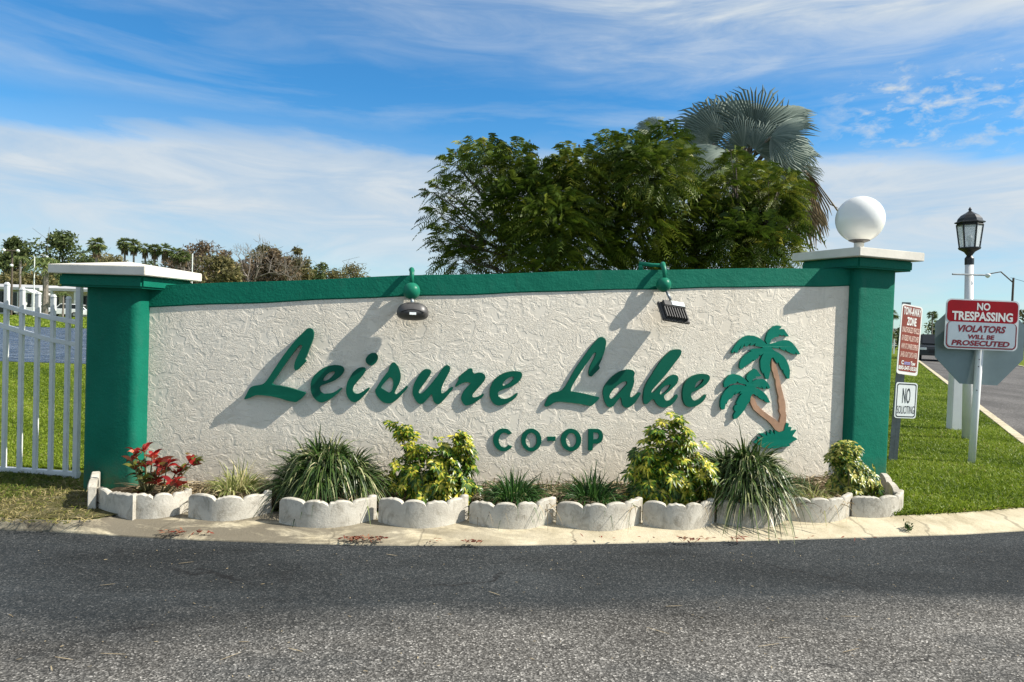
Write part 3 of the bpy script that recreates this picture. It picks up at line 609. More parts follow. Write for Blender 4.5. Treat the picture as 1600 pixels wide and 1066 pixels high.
for i in range(NF-1):
    for j in range(k-1): F.append((i*k+j, (i+1)*k+j, (i+1)*k+j+1, i*k+j+1))
o = sheet('kerb', V, F, 'cream'); smooth_by_angle(o, 40)
# side street behind, running away to the right
E0 = ground(1600, 684); E1_ = ground(1440, 566); dr = unit((E1_-E0)[:2]); nr = np.array([dr[1], -dr[0]])
SW = 3.9
def along(tt, off): q = E0[:2]+dr*tt+nr*off; return q
t0 = -(E0[1]-5.45)/dr[1]
bkend = bk[-1]
Lc = along(t0, 0)
# lawn left of the street: fan of quads from the kerb's back edge out to the horizon
lawnF = []; V = []
far_y = 700
lv = [tuple(p_[:2]) for p_ in bk]
poly = lv+[tuple(Lc), tuple(along(0, 0)), tuple(along(40, 0)), tuple(along(700, 0)), (-600, far_y), (-600, lv[0][1])]
tris = geometry.tessellate_polygon([[Vector((p_[0], p_[1], 0)) for p_ in poly]])
sheet('lawn', [(p_[0], p_[1], 0) for p_ in poly], [tuple(x) for x in tris], 'turf')
rp = [tuple(along(t0, SW)), (400, 5.4), (800, 100), (800, 700), tuple(along(700, SW))]
sheet('far_lawn', [(p_[0], p_[1], 0) for p_ in rp], [tuple(range(5))], 'turf')
sp = [along(t0, .0), along(t0, SW), along(700, SW), along(700, 0)]
sheet('side_street', [(p_[0], p_[1], -.012) for p_ in sp], [(0, 1, 2, 3)], 'street')
for off, nm in ((-.12, 'street_kerb'), (SW, 'street_kerb')):
    kb = MB(); pts = [along(t_, off) for t_ in (t0, 0, 10, 40, 200)]; pts2 = [along(t_, off+.12) for t_ in (t0, 0, 10, 40, 200)]
    for a_, b_, c_, d_ in zip(pts[:-1], pts[1:], pts2[1:], pts2[:-1]):
        kb.add([(*a_, -.02), (*b_, -.02), (*c_, -.02), (*d_, -.02), (*a_, .022), (*b_, .022), (*c_, .012), (*d_, .012)], [(4, 5, 6, 7), (0, 1, 5, 4), (3, 7, 6, 2), (0, 4, 7, 3), (1, 2, 6, 5)])
    o = kb.build(nm, 'cream'); o['kind'] = 'structure'
# lake
lp = [(-300, 15.0), (-12, 15.2), (-6, 15.4), (2, 16.5), (6, 22), (5, 34), (0, 41), (-15, 42), (-40, 43), (-90, 46), (-300, 50)]
sheet('lake', [(x, y, .006) for x, y in lp], [tuple(range(len(lp)))], 'water')
# dry bare strip in front of the fence
ep = [ground(x, y) for x, y in ((-40, 745), (60, 748), (128, 768), (205, 782), (210, 800), (150, 811), (100, 812), (-60, 807))]
sheet('bare_ground', [(p_[0], p_[1], .005) for p_ in ep], [tuple(range(len(ep)))], 'earth')
# planting bed
V = []; F = []; n = 40
for i in range(n+1):
    s = -.15+5.15*i/n
    for j, (o_, z) in enumerate([(-.01, .04), (.15, .045), (.34, .045), (.50, .03)]):
        p_ = wall(s, z+.01*math.sin(s*9+j), o_ if i < n-3 else o_*(.9)); V.append(p_)
for i in range(n):
    for j in range(3): F.append((i*4+j, i*4+4+j, i*4+5+j, i*4+1+j))
sheet('planting_bed', V, F, 'soil')

# ------------------------------------------------------------------ scalloped edging blocks
blocks = [((146, 790), (207, 808), 2, .03, 'leftmost scalloped concrete edging block, short and stained, beside the green pillar'),
 ((205, 806), (299, 797), 3, .06, 'scalloped edging block under the red croton'),
 ((294, 805), (424, 800), 3, .10, 'scalloped edging block in front of the pale straw-coloured tuft'),
 ((436, 812), (588, 808), 4, .11, 'scalloped edging block half covered by the big drooping strap-leaf clump left of the yellow shrub'),
 ((591, 812), (731, 809), 4, .12, 'clean scalloped edging block in front of the twin-topped yellow shrub'),
 ((733, 813), (868, 811), 4, .12, 'scalloped edging block in front of the small green tuft below the letter C'),
 ((869, 815), (1003, 812), 4, .12, 'scalloped edging block in front of the small green tuft below the letter P'),
 ((1004, 815), (1116, 812), 4, .10, 'scalloped edging block in front of the umbrella-leaved yellow shrub'),
 ((1120, 812), (1227, 809), 4, .10, 'scalloped edging block under the tall drooping clump below the palm emblem'),
 ((1228, 809), (1331, 803), 4, .09, 'scalloped edging block second from the right end, in front of the low grey tuft'),
 ((1331, 806), (1411, 797), 3, .09, 'rightmost scalloped edging block with black specks, at the foot of the tall pillar')]
for bi, (a_, b_, nl, sag, lab) in enumerate(blocks):
    P0 = ground(*a_)[:2]; P1 = ground(*b_)[:2]; d = P1-P0; L_ = np.linalg.norm(d); u = d/L_; nn = np.array([u[1], -u[0]])
    H = .105+random.uniform(-.008, .008); lob = .024+random.uniform(-.004, .005); th = .036; N = nl*14; mb = MB(); tilt = random.uniform(-.016, .016)
    for i in range(N+1):
        q = i/N; base = P0+d*q+nn*sag*(1-(2*q-1)**2)
        tang = u+nn*sag*(-4*(2*q-1))/L_; tang /= np.linalg.norm(tang); no = np.array([tang[1], -tang[0]])
        ph = (q*nl) % 1. if i < N else 1.
        z = H+lob*math.sqrt(max(0, 1-(2*ph-1)**2))+tilt*(q-.5)-.006*abs(math.sin(q*37+bi*3))*(math.sin(q*11+bi*5) > .55)
        if q > .93: z = H+lob*1.15
        fr_ = base; bk_ = base-no*th
        mb.v += [(*fr_, -.03), (*fr_, z-.006), (*(fr_-no*.007), z), (*(bk_+no*.007), z), (*bk_, z-.006), (*bk_, -.03)]
    for i in range(N):
        for j in range(5): mb.f.append((i*6+j, i*6+6+j, i*6+7+j, i*6+1+j))
    mb.f += [(0, 1, 2, 3, 4, 5), tuple(N*6+j for j in (5, 4, 3, 2, 1, 0))]
    o = mb.build('edging_block', 'edging'); smooth_by_angle(o, 40)
    # origin at the base
    c = Vector((*((P0+P1)/2), 0)); o.data.transform(Matrix.Translation(-c)); o.location = c
    tag(o, lab, 'garden edging', 'scalloped edging blocks along the bed')
# return pieces at both bed ends
for (x0, y0, x1, y1, lab) in ((143, 797, 150, 771, 'small upright concrete edging piece turned back at the left pillar'), (1400, 800, 1378, 768, 'edging piece turned back toward the right pillar behind the last block')):
    P0 = ground(x0, y0)[:2]; P1 = ground(x1, y1)[:2]; d = P1-P0; L_ = np.linalg.norm(d); u = d/L_; nn = np.array([u[1], -u[0]]); mb = MB(); N = 14
    for i in range(N+1):
        q = i/N; base = P0+d*q; ph = (q*2) % 1 if i < N else 1.; z = .13+.02*math.sqrt(max(0, 1-(2*ph-1)**2))
        mb.v += [(*(base+nn*.022), -.03), (*(base+nn*.022), z), (*(base-nn*.022), z), (*(base-nn*.022), -.03)]
    for i in range(N):
        for j in range(3): mb.f.append((i*4+j, i*4+4+j, i*4+5+j, i*4+1+j))
    mb.f += [(0, 1, 2, 3), tuple(N*4+j for j in (3, 2, 1, 0))]
    o = mb.build('edging_block', 'edging', bevel=.004); c = Vector((*((P0+P1)/2), 0)); o.data.transform(Matrix.Translation(-c)); o.location = c
    tag(o, lab, 'garden edging', 'scalloped edging blocks along the bed')

# ------------------------------------------------------------------ white picket fence
fe = empty('picket_fence', (-3.2, 5.0, 0), 'pale grey metal picket fence with sagging rails beside the left pillar', 'fence')
def fdepth(x): return 5.12-.0011*x
rail_u = lambda x: 471+8*0+ (x/120.)*33.5+ -6*math.sin(math.pi*min(max(x, -250), 120)/240.)*-.35
def railpt(x, y): return at(x, y, fdepth(x))
px_p = [-160, -136, -112, -88, -64, -39, -14, 11, 35.3, 59.8, 83.8, 107.5]
tops = [402, 407, 412, 417, 423, 429, 435, 441, 449, 456, 460, 463]
for x, ty in zip(px_p, tops):
    b0 = ground(x-3.5, 740); Yd = fdepth(x); tp = at(x, ty, Yd); bx = tp[0]
    mb = MB(); mb.box((bx, Yd, (tp[2]-.02)/2), (.028, .028, tp[2]-.02)); mb.box((bx, Yd, tp[2]-.02+.010), (.034, .034, .020), None, .55)
    mb.build('picket', 'fence', fe, bevel=.003)
def rail(ys, zoff=0):
    xs = [-190, -100, 0, 40, 80, 124]; pts = [at(x, y, fdepth(x)) for x, y in zip(xs, ys)]
    mb = MB(); n = len(pts); 
    for p_ in pts: mb.v += [tuple(p_+np.array(q)) for q in ((0, -.021, -.015), (0, -.021, .015), (0, .021, .015), (0, .021, -.015))]
    for i in range(n-1):
        for j in range(4): mb.f.append((4*i+j, 4*i+(j+1) % 4, 4*i+4+(j+1) % 4, 4*i+4+j))
    mb.f += [(0, 1, 2, 3), (4*n-1, 4*n-2, 4*n-3, 4*n-4)]
    mb.build('rail', 'fence', fe, bevel=.003)
rail([418, 446, 476, 487, 496.5, 504.5]); rail([452, 479, 508, 520, 531, 539]); rail([728, 731, 733, 735, 738, 741])
pt = at(123, 455, 4.98)
MB().box((pt[0]+.006, 4.98, .665), (.036, .036, 1.33)).build('post', 'fence', fe, bevel=.004)

# ------------------------------------------------------------------ signs and posts at right
def frame(TL, TR, BL):
    TL, TR, BL = map(np.array, (TL, TR, BL)); U_ = TR-TL; V_ = BL-TL; N_ = unit(np.cross(V_, U_)); N_ = N_ if N_[1] < 0 else -N_
    return lambda u, v, w: TL+U_*u+V_*v+N_*w
def rrect(u0, v0, u1, v1, ru, rv, n=5):
    out = []
    for cx, cy, a0 in ((u1-ru, v0+rv, -90), (u1-ru, v1-rv, 0), (u0+ru, v1-rv, 90), (u0+ru, v0+rv, 180)):
        for k in range(n+1): a = R(a0+90*k/n); out.append((cx+ru*math.cos(a), cy+rv*math.sin(a)))
    return out
def rr(f, u0, v0, u1, v1, ru, rv, w0, w1, name, mat, parent, hole=None):
    h = [rrect(*hole)] if hole else []
    return MB().add(*plate_mesh(rrect(u0, v0, u1, v1, ru, rv), h, f, w0, w1)).build(name, mat, parent)
# NO TRESPASSING + back of stop sign on one leaning white pole
nb = ground(1517.5, 726); YN = nb[1]
nt = empty('no_trespassing_sign', nb, 'leaning white pole with red and white NO TRESPASSING board and grey stop sign back', 'sign')
ptop = at(1536, 474, YN+.02)
pl = MB().tube([nb-np.array([0, 0, .05]), at(1524, 640, YN), ptop], .031, 14).build('pole', 'white', nt, smooth=True)
for yy in (562, 573, 610):
    q_ = at(1531-(yy-548)*.079, yy, YN-.030); MB().tube([q_, q_+np.array([0, -.0035, 0])], .005, 8).build('bolt_hole', 'textblack', pl)
f = frame(at(1478.5, 466, YN-.05), at(1593, 471, YN-.03), at(1474.5, 544.5, YN-.05))
bd = rr(f, 0, 0, 1, 1, .07, .10, 0, .004, 'sign_board', 'signwhite', nt)
rr(f, .018, .025, .982, .455, .06, .09, .0045, .0060, 'red_field', 'signred', bd)
rr(f, .045, .455, .955, .945, .05, .08, .0045, .0058, 'grey_field', 'signgrey', bd)
rr(f, .020, .455, .980, .975, .06, .09, .0045, .0054, 'border_line', 'darkred', bd, (.035, .456, .965, .95, .05, .08))
PT(bd, 'white_lettering', 'textwhite', 'NO', f, .42, .065, .60, .215, .0068, .03); PT(bd, 'white_lettering', 'textwhite', 'TRESPASSING', f, .085, .245, .915, .425, .0068, .034)

PT(bd, 'red_lettering', 'darkred', 'VIOLATORS', f, .175, .515, .83, .655, .0066, .042, .25); PT(bd, 'red_lettering', 'darkred', 'WILL BE', f, .315, .70, .68, .79, .0066, .042, .12); PT(bd, 'red_lettering', 'darkred', 'PROSECUTED', f, .095, .815, .89, .925, .0066, .045, .15)

oc = [(1461, 505), (1461, 558), (1499.5, 599.5), (1558, 602.5), (1599, 562), (1601, 508), (1561, 470.5), (1501, 469)]
ocw = [at(x, y, YN+.045) for x, y in oc]; mb = MB()
nn8 = len(ocw); mb.add([p_ for p_ in ocw]+[p_+np.array([0, .004, 0]) for p_ in ocw], [tuple(range(8)), tuple(range(15, 7, -1))]+[(i, (i+1) % 8, 8+(i+1) % 8, 8+i) for i in range(8)])
op = mb.build('stop_sign_panel', 'alu', nt); op['label'] = 'plain grey aluminium back of an octagonal sign'
cc_ = sum(ocw)/8; MB().add([cc_+(p_-cc_)*.95+np.array([0, .0065, 0]) for p_ in ocw]+[cc_+(p_-cc_)*.95+np.array([0, .0045, 0]) for p_ in ocw], [tuple(range(8)), tuple(range(15, 7, -1))]+[(i, (i+1) % 8, 8+(i+1) % 8, 8+i) for i in range(8)]).build('red_face', 'signred', op)
# tow-away and no-soliciting signs on one dark channel post
tb = ground(1402, 726); YT = tb[1]
tw = empty('tow_away_sign', tb, 'dark steel post beside the wall carrying faded red TOW-AWAY ZONE sign above NO SOLICITING sign', 'sign')
tt_ = at(1424, 472, YT+.02)
po = MB()
dd = unit(tt_-tb); px_ = np.array([1., .1, 0]); py_ = np.cross(dd, px_)
L_ = np.linalg.norm(tt_-tb); cm = (tt_+tb)/2+np.array([.0, .10, 0]); tb = tb
po.box(cm-dd*.03, (.012, .028, L_+.06), [unit(px_), unit(py_), dd]); po.box(cm-dd*.03+unit(px_)*.024+unit(py_)*-.012, (.040, .005, L_+.06), [unit(px_), unit(py_), dd])
po.box(cm-dd*.03-unit(px_)*.022+unit(py_)*-.012, (.035, .005, L_+.06), [unit(px_), unit(py_), dd])
po.build('post', 'darksteel', tw)
f = frame(at(1409, 474, YT-.06), at(1441.5, 480.5, YT+.06), at(1400, 583.5, YT-.06))
bd = rr(f, 0, 0, 1, 1, .13, .035, 0, .004, 'tow_board', 'textwhite', tw)
rr(f, .06, .02, .94, .955, .10, .028, .0045, .0056, 'faded_field', 'brownred', bd)
PT(bd, 'white_lettering', 'textwhite', 'TOW-AWAY', f, .10, .035, .93, .150, .0066, .03); PT(bd, 'white_lettering', 'textwhite', 'ZONE', f, .29, .175, .74, .295, .0066, .035)
PT(bd, 'white_lettering', 'textwhite', '800-547-5550', f, .06, .875, .93, .935, .0066, .03)
for i, (s_, u0, u1) in enumerate((('UNAUTHORIZED VEHICLES', .09, .91), ('OR VESSELS WILL BE TOWED', .10, .91), ('AWAY AT OWNERS EXPENSE', .11, .90), ('24 HRS A DAY 7 DAYS A WEEK', .11, .90))):
    PT(bd, 'small_lettering', 'textpink', s_, f, u0, .318+i*.118, u1, .400+i*.118, .0066, .03)

PT(bd, 'name_lettering', 'textwhite', 'C', f, .18, .80, .29, .86, .0066, .04); PT(bd, 'name_lettering', 'textwhite', 'Tow', f, .62, .80, .84, .86, .0066, .04)
PT(bd, 'name_lettering', 'textblue', 'omm', f, .31, .815, .60, .86, .0066, .03)
f = frame(at(1400, 597, YT-.06), at(1433.5, 599, YT+.04), at(1396.5, 653, YT-.06))
bd = rr(f, 0, 0, 1, 1, .12, .07, 0, .004, 'soliciting_board', 'signwhite', tw)
rr(f, .05, .03, .95, .97, .10, .06, .0045, .0052, 'border_line', 'textblack', bd, (.085, .06, .915, .94, .09, .05))
PT(bd, 'black_lettering', 'textblack', 'NO', f, .32, .15, .68, .58, .0060, .0); PT(bd, 'black_lettering', 'textblack', 'SOLICITING', f, .10, .65, .90, .87, .0060, -.004)

# lantern on white post
lb = ground(1510.5, 688); YL = lb[1]
la = empty('street_lantern', lb, 'black six-sided lantern on a tall white post with a ladder bar', 'street lamp')
lt = at(1514.5, 413, YL); ld = unit(lt-lb)
def lp_(y): # point on the post axis at picture height y
    return lb+(lt-lb)*((688-y)/(688-413.))
MB().tube([lb-ld*.05, lt], [.052, .043], 16).build('post', 'white', la, smooth=True)
MB().tube([at(1488, 428.5, YL-.06), at(1539, 430, YL-.06)], .0095, 8).build('ladder_bar', 'steel', la)
pxm = YL/FPX
def H_(y): return (413-y)*pxm
MB().lathe(lt, [(.045, -.006), (.047, 0), (.047, H_(404)), (.038, H_(402)), (.028, H_(400)), (.030, H_(399)), (.055, H_(394)), (.105, H_(390)), (.112, H_(388.5)), (.112, H_(387))], 24, ld).build('base_cup', 'black', la, smooth=False)
def sixpts(r_, y, ph=0): 
    u = unit(np.cross(ld, (0, 1., 0))); w = np.cross(ld, u)
    return [lt+ld*H_(y)+r_*(u*math.cos(R(60*k+ph))+w*math.sin(R(60*k+ph))) for k in range(6)]
PHS = 30
lo_ = sixpts(.096, 388.5, PHS); hi_ = sixpts(.128, 352, PHS)
mb = MB()
for k in range(6): mb.tube([lo_[k], hi_[k]], .0085, 6)
for ring, rr_ in ((lo_, .008), (hi_, .010)):
    for k in range(6): mb.tube([ring[k], ring[(k+1) % 6]], rr_, 6)
lfm = mb.build('lantern_frame', 'black', la)
for k in range(6):
    a_, b_, c_, d_ = lo_[k], lo_[(k+1) % 6], hi_[(k+1) % 6], hi_[k]; ctr = (a_+b_+c_+d_)/4; no = unit(ctr-(lt+ld*H_(370)))
    MB().add([p_+(ctr-p_)*.03-no*e_ for e_ in (0, .003) for p_ in (a_, b_, c_, d_)], [(0, 1, 2, 3), (7, 6, 5, 4), (0, 4, 5, 1), (1, 5, 6, 2), (2, 6, 7, 3), (3, 7, 4, 0)]).build('pane', 'glass', lfm)
MB().lathe(lt+ld*H_(387), [(.014, 0), (.016, .06), (.03, .075), (.034, .10), (.024, .13), (.004, .14)], 12, ld).build('bulb', 'signwhite', la, smooth=True)
MB().lathe(lt, [(.122, H_(353)), (.128, H_(350)), (.150, H_(349)), (.152, H_(347.5)), (.128, H_(346)), (.118, H_(342)), (.088, H_(337)), (.045, H_(333.5)), (.02, H_(331)), (.010, H_(330)), (.018, H_(329)), (.016, H_(327.5)), (.004, H_(324.5))], 6, ld, R(PHS)).build('roof', 'black', la)
# broad white post behind
wb = ground(1492, 673); wt_ = at(1497, 585, wb[1])
wp2 = empty('gate_post', wb, 'broad square white post in the lawn behind the stop sign back', 'post')
MB().box((wb[0], wb[1], .62), (.165, .12, 1.28), None).build('post_body', 'white', wp2, bevel=.01)
MB().box((wb[0], wb[1], 1.275), (.19, .145, .03), None).build('post_top', 'white', wp2, bevel=.006)

# ------------------------------------------------------------------ vegetation in the bed
def gpt(x, y, Y):  # ground point under a picture column
    p_ = at(x, y, Y); return np.array([p_[0], p_[1], 0.])
def tuft(name, label, cat, px0, px1, ytop, mat, n, L, W, droop, Y=None, group=None, thatch=0, spread=1., zb=.07, erect=.9, smat='thatch', crowns=0):
    cx = (px0+px1)/2; Y = Y or 4.5
    c = gpt(cx, 780, Y); c[2] = zb; hw = (px1-px0)/2/FPX*Y
    e = empty(name, c, label, cat, group)
    r_ = hw*spread*np.sqrt(RNG.random(n)); a = RNG.random(n)*2*np.pi
    Bp = np.stack([c[0]+r_*np.cos(a)*.62, c[1]+np.minimum(hw, .22)*spread*np.sqrt(RNG.random(n))*np.sin(a), np.full(n, zb)], 1)
    out = np.stack([np.cos(a), np.sin(a)*.9, np.zeros(n)], 1)*(r_/hw/spread)[:, None]
    if crowns:   # several arching crowns grown into one dome
        ca = RNG.random(crowns)*2*np.pi; cr_ = np.sqrt((np.arange(crowns)+.3)/crowns); idx = RNG.integers(crowns, size=n)
        cx_ = np.cos(ca)*cr_*hw*.62; cy_ = np.sin(ca)*cr_*.13; hz = .185*(1-cr_**2)
        a = RNG.random(n)*2*np.pi; q_ = np.sqrt(RNG.random(n))
        Bp = np.stack([c[0]+cx_[idx]+q_*np.cos(a)*.035, c[1]+cy_[idx]+q_*np.sin(a)*.03, zb+hz[idx]], 1)
        out = np.stack([np.cos(a)*q_*.75+cx_[idx]/hw*.75, np.sin(a)*q_*.7-.12+cy_[idx]*2, np.zeros(n)], 1); r_ = hw*spread*np.clip(q_*.75+.1, 0, 1)
        out += RNG.normal(size=(n, 3))*.12
    out += RNG.normal(size=(n, 3))*.20
    D = out*1.05; D[:, 2] = erect+RNG.random(n)*.5
    LL = L*(.5+.6*RNG.random(n)); var = np.clip(RNG.beta(1.6, 2.2, n), 0, 1)
    side = np.cross(unit(D), np.stack([out[:, 1], -out[:, 0], np.zeros(n)], 1)); side = np.cross(unit(D), unit(RNG.normal(size=(n, 3))*.6+out))
    vg = Veg(); vg.add(*ribbons(Bp, D, LL, W*(.7+.6*RNG.random(n)), droop*(.25+1.15*(r_/hw/spread))*(.7+.6*RNG.random(n)), 6, [.8, 1, 1, .9, .75, .5, .08], side, var))
    vg.build('leaves', mat, e)
    if thatch:
        n2 = thatch; a = RNG.random(n2)*2*np.pi; Bp = np.stack([c[0]+hw*1.0*(RNG.random(n2)*2-1), c[1]-.05+.16*(RNG.random(n2)*2-1), zb-.01+.04*RNG.random(n2)], 1)
        D = np.stack([np.cos(a), np.sin(a)-.3, .1+.5*RNG.random(n2)], 1)
        vg = Veg(); vg.add(*ribbons(Bp, D, .05+.14*RNG.random(n2), .006, .6+.6*RNG.random(n2), 4, None, None, None)); vg.build('dead_leaves', smat, e)
    return e
GT = 'strap-leaved clumps in the wall bed'
tuft('strap_leaf_clump', 'pale straw-coloured grassy tuft between the red croton and the big dark clump', 'plant', 325, 415, 725, 'paletuft', 320, .28, .007, .75, 4.45, GT, 90, .9, .08, 1.0)
tuft('strap_leaf_clump', 'wide dark strap-leaf clump with silvery streaks, below the start of the first word', 'plant', 432, 592, 680, 'liriope', 2300, .38, .0100, .95, 4.46, GT, 200, .85, .09, .85, crowns=11)
tuft('strap_leaf_clump', 'small upright green tuft beside the twin-topped yellow shrub, below the letter C', 'plant', 745, 860, 738, 'darktuft', 480, .31, .007, .8, 4.48, GT, 160, .8, .08)
tuft('strap_leaf_clump', 'small sparse green tuft beneath the letters O and P', 'plant', 868, 985, 742, 'darktuft', 360, .31, .007, .7, 4.52, GT, 160, .8, .08)
tuft('strap_leaf_clump', 'tall arching green strap-leaf clump beneath the palm emblem', 'plant', 1080, 1245, 668, 'liriope', 2500, .42, .0098, .92, 4.66, GT, 200, .85, .10, .92, crowns=10)
tuft('strap_leaf_clump', 'low greyish dried tuft between the tall arching clump and the last shrub', 'plant', 1225, 1310, 735, 'paletuft', 260, .20, .006, 1.1, 4.80, GT, 200, .9, .08, .7)

n = 5200; s_ = RNG.random(n)*4.95; o_ = .03+.42*RNG.random(n); Bp = np.array([wall(a_, .045+.03*RNG.random(), b_) for a_, b_ in zip(s_, o_)])
a = RNG.random(n)*6.28; D = np.stack([np.cos(a), np.sin(a), .05+.55*RNG.random(n)**2], 1); vg = Veg(); vg.add(*ribbons(Bp, D, .04+.12*RNG.random(n), .0065, .5*RNG.random(n)+.1, 4, None, None, RNG.random(n)**1.5))
o = vg.build('dead_leaf_litter', 'thatch'); o['kind'] = 'stuff'; o['label'] = 'tan dead strap leaves covering the soil of the wall bed'; o['category'] = 'dead leaves'
n = 900; s_ = 1.9+2.6*RNG.random(n); Bp = np.array([wall(a_, .05, .12+.3*RNG.random()) for a_ in s_]); D = RNG.normal(size=(n, 3))*.45+np.array([0, 0, .8])
vg = Veg(); vg.add(*ribbons(Bp, D, .06+.12*RNG.random(n), .005, .7*RNG.random(n), 4, None, None, RNG.random(n))); o = vg.build('bed_grass', 'darktuft'); o['kind'] = 'stuff'; o['label'] = 'thin stray grass growing through the dead leaves in the wall bed'; o['category'] = 'grass'

def whorl_shrub(name, label, stems, mat, nleaf, LL, LW, Y, bushes, whorl=8, stem_r=.005):
    """stems: list of (px,py) tips; bushes: (px,py,rpx,count) volumes of whorls"""
    cx = np.mean([b_[0] for b_ in bushes]); c = gpt(cx, 780, Y); c[2] = .06
    e = empty(name, c, label, 'shrub')
    pts = []
    for (bx, by, br, cnt) in bushes:
        q = at(bx, by, Y); rr_ = br/FPX*Y
        P_ = q+unit(RNG.normal(size=(cnt, 3)))*rr_*(RNG.random((cnt, 1))**.45)*(1+.45*(RNG.random((cnt, 1)) < .16))*np.array([1, .8, 1]); pts.append(P_)
    P_ = np.concatenate(pts); P_[:, 2] = np.maximum(P_[:, 2], .10)
    # keep out of the wall
    P_[:, 1] = np.minimum(P_[:, 1], Y+.20)
    st = MB()
    for i in range(0, len(P_), max(1, len(P_)//40)):
        b0 = c+np.array([RNG.normal()*.03, RNG.normal()*.03, -.03]); mid = (b0+P_[i])/2+RNG.normal(size=3)*.02+np.array([0, 0, .02])
        st.tube([b0, mid, P_[i]], [stem_r, stem_r*.8, stem_r*.5], 5)
    st.build('stems', 'twig', e, smooth=True)
    Bs = []; Ds = []; vs = []; Ns = []
    cen = c+np.array([0, 0.05, .12])
    for q in P_:
        axis = unit(unit(q-cen)+np.array([.1, -.35, .6])+RNG.normal(size=3)*.3); u = unit(np.cross(axis, RNG.normal(size=3))); w = np.cross(axis, u); k0 = RNG.random()*6
        bias = RNG.random()*.5-.12
        for k in range(whorl):
            a = k0+2*math.pi*k/whorl; d = unit(u*math.cos(a)+w*math.sin(a)+axis*(.15+.3*RNG.random()))
            Bs.append(q+d*.006); Ds.append(d); vs.append(np.clip(.35+bias+RNG.normal()*.14, 0, 1)); Ns.append(np.cross(d, axis))
    Bs = np.array(Bs); Ds = np.array(Ds); vs = np.array(vs); n = len(Bs)
    vg = Veg()
    lens = LL*(.65+.5*RNG.random(n)); wid = LW*(.75+.5*RNG.random(n)); S2 = unit(np.array(Ns)); dr_ = .25+.4*RNG.random(n)
    # two half blades folded a little at the midrib, one tinted more
    for sgn, dv in ((-1, 0.), (1, 0.)):
        k = 4; prof = np.array([.15, .75, 1., .8, .06]); V = np.zeros((n, k+1, 2, 3)); upv = np.cross(Ds, S2); upv = unit(np.where(upv[:, 2:3] < 0, -upv, upv))
        for i in range(k+1):
            t_ = i/k; Pm = Bs+Ds*(lens*t_)[:, None]; Pm[:, 2] -= dr_*lens*t_*t_
            V[:, i, 0] = Pm; V[:, i, 1] = Pm+S2*sgn*(wid*prof[i]/2)[:, None]+upv*(wid*prof[i]*.12)[:, None]
        F = ((np.arange(n)*(k+1)*2)[:, None, None]+np.array([[2*i, 2*i+1, 2*i+3, 2*i+2] for i in range(k)])[None]).reshape(-1, 4)
        patch = np.repeat(vs+(RNG.random(n)-.35)*.55, k)+np.tile([.25, .12, -.05, -.15], n)
        vg.add(V.reshape(-1, 3), F, np.clip(patch, 0, 1))
    vg.build('leaves', mat, e); return e
whorl_shrub('variegated_shrub', 'yellow and green shrub with two sprouting tops left of the CO-OP lettering', None, 'varieg', 7, .042, .019, 4.50,
    [(628, 676, 15, 14), (612, 666, 6, 4), (648, 700, 24, 26), (722, 692, 17, 22), (728, 720, 20, 30), (690, 715, 24, 34), (640, 738, 34, 60), (700, 750, 38, 90), (668, 768, 30, 60), (720, 765, 22, 30), (612, 750, 18, 16)], 8)
whorl_shrub('umbrella_leaf_shrub', 'full rounded shrub with fans of yellow-edged leaves right of the CO-OP lettering', None, 'varieg', 7, .052, .018, 4.56,
    [(1055, 662, 12, 12), (1030, 680, 22, 22), (1070, 690, 22, 26), (1005, 720, 24, 32), (1045, 725, 34, 70), (1090, 735, 26, 40), (1010, 757, 32, 60), (1060, 762, 36, 90), (1100, 768, 20, 30)], 9)
whorl_shrub('variegated_shrub', 'narrow upright yellow-speckled shrub against the tall right pillar', None, 'varieg2', 7, .036, .018, 4.90,
    [(1320, 704, 20, 44), (1315, 722, 26, 70), (1332, 745, 30, 84), (1320, 765, 26, 50), (1360, 762, 18, 34), (1348, 742, 18, 30)], 7)
# croton
cr = empty('croton', gpt(232, 780, 4.35)+np.array([0, 0, .06]), 'red-leaved croton with a leggy side branch in front of the left pillar', 'shrub')
tips = [(212, 706, 1), (226, 702, 1), (238, 712, 1), (206, 716, 1), (220, 722, .3), (210, 728, .2), (228, 726, .4), (248, 722, 1), (256, 728, 1), (244, 738, .9), (236, 745, .5), (246, 752, .8), (218, 738, .15), (224, 748, .1), (262, 724, .95), (285, 732, .6), (276, 737, .5), (303, 722, .75), (300, 716, .5), (268, 753, .9), (278, 757, .8), (216, 766, .1)]
st = MB(); Bs = []; Ds = []; Vs = []
for (tx_, ty_, rv) in tips:
    q = at(tx_, ty_, 4.33+RNG.normal()*.04); b0 = gpt(228 if tx_ < 260 else 250, 780, 4.36)+np.array([RNG.normal()*.01, 0, .05])
    st.tube([b0, (b0*.45+q*.55)+np.array([0, 0, -.02]), q], [.006, .0045, .003], 6)
    for k in range(7):
        a = k*2.4+RNG.random(); d = unit(np.array([math.cos(a)*.8, math.sin(a)*.8, .35+.7*RNG.random()])+(q-b0)*1.2)
        Bs.append(q-np.array([0, 0, .004*k])); Ds.append(d); Vs.append(np.clip(rv*.68+RNG.normal()*.20, 0, 1))
st.build('stems', 'twig', cr, smooth=True); n = len(Bs)
vg = Veg(); vg.add(*ribbons(Bs, Ds, .065+.05*RNG.random(n), .022+.009*RNG.random(n), .3+.5*RNG.random(n), 5, [.25, .85, 1, .85, .5, .06], None, np.array(Vs), np.array([.1, 0, 0, -.05, -.1])))
vg.build('leaves', 'croton', cr)
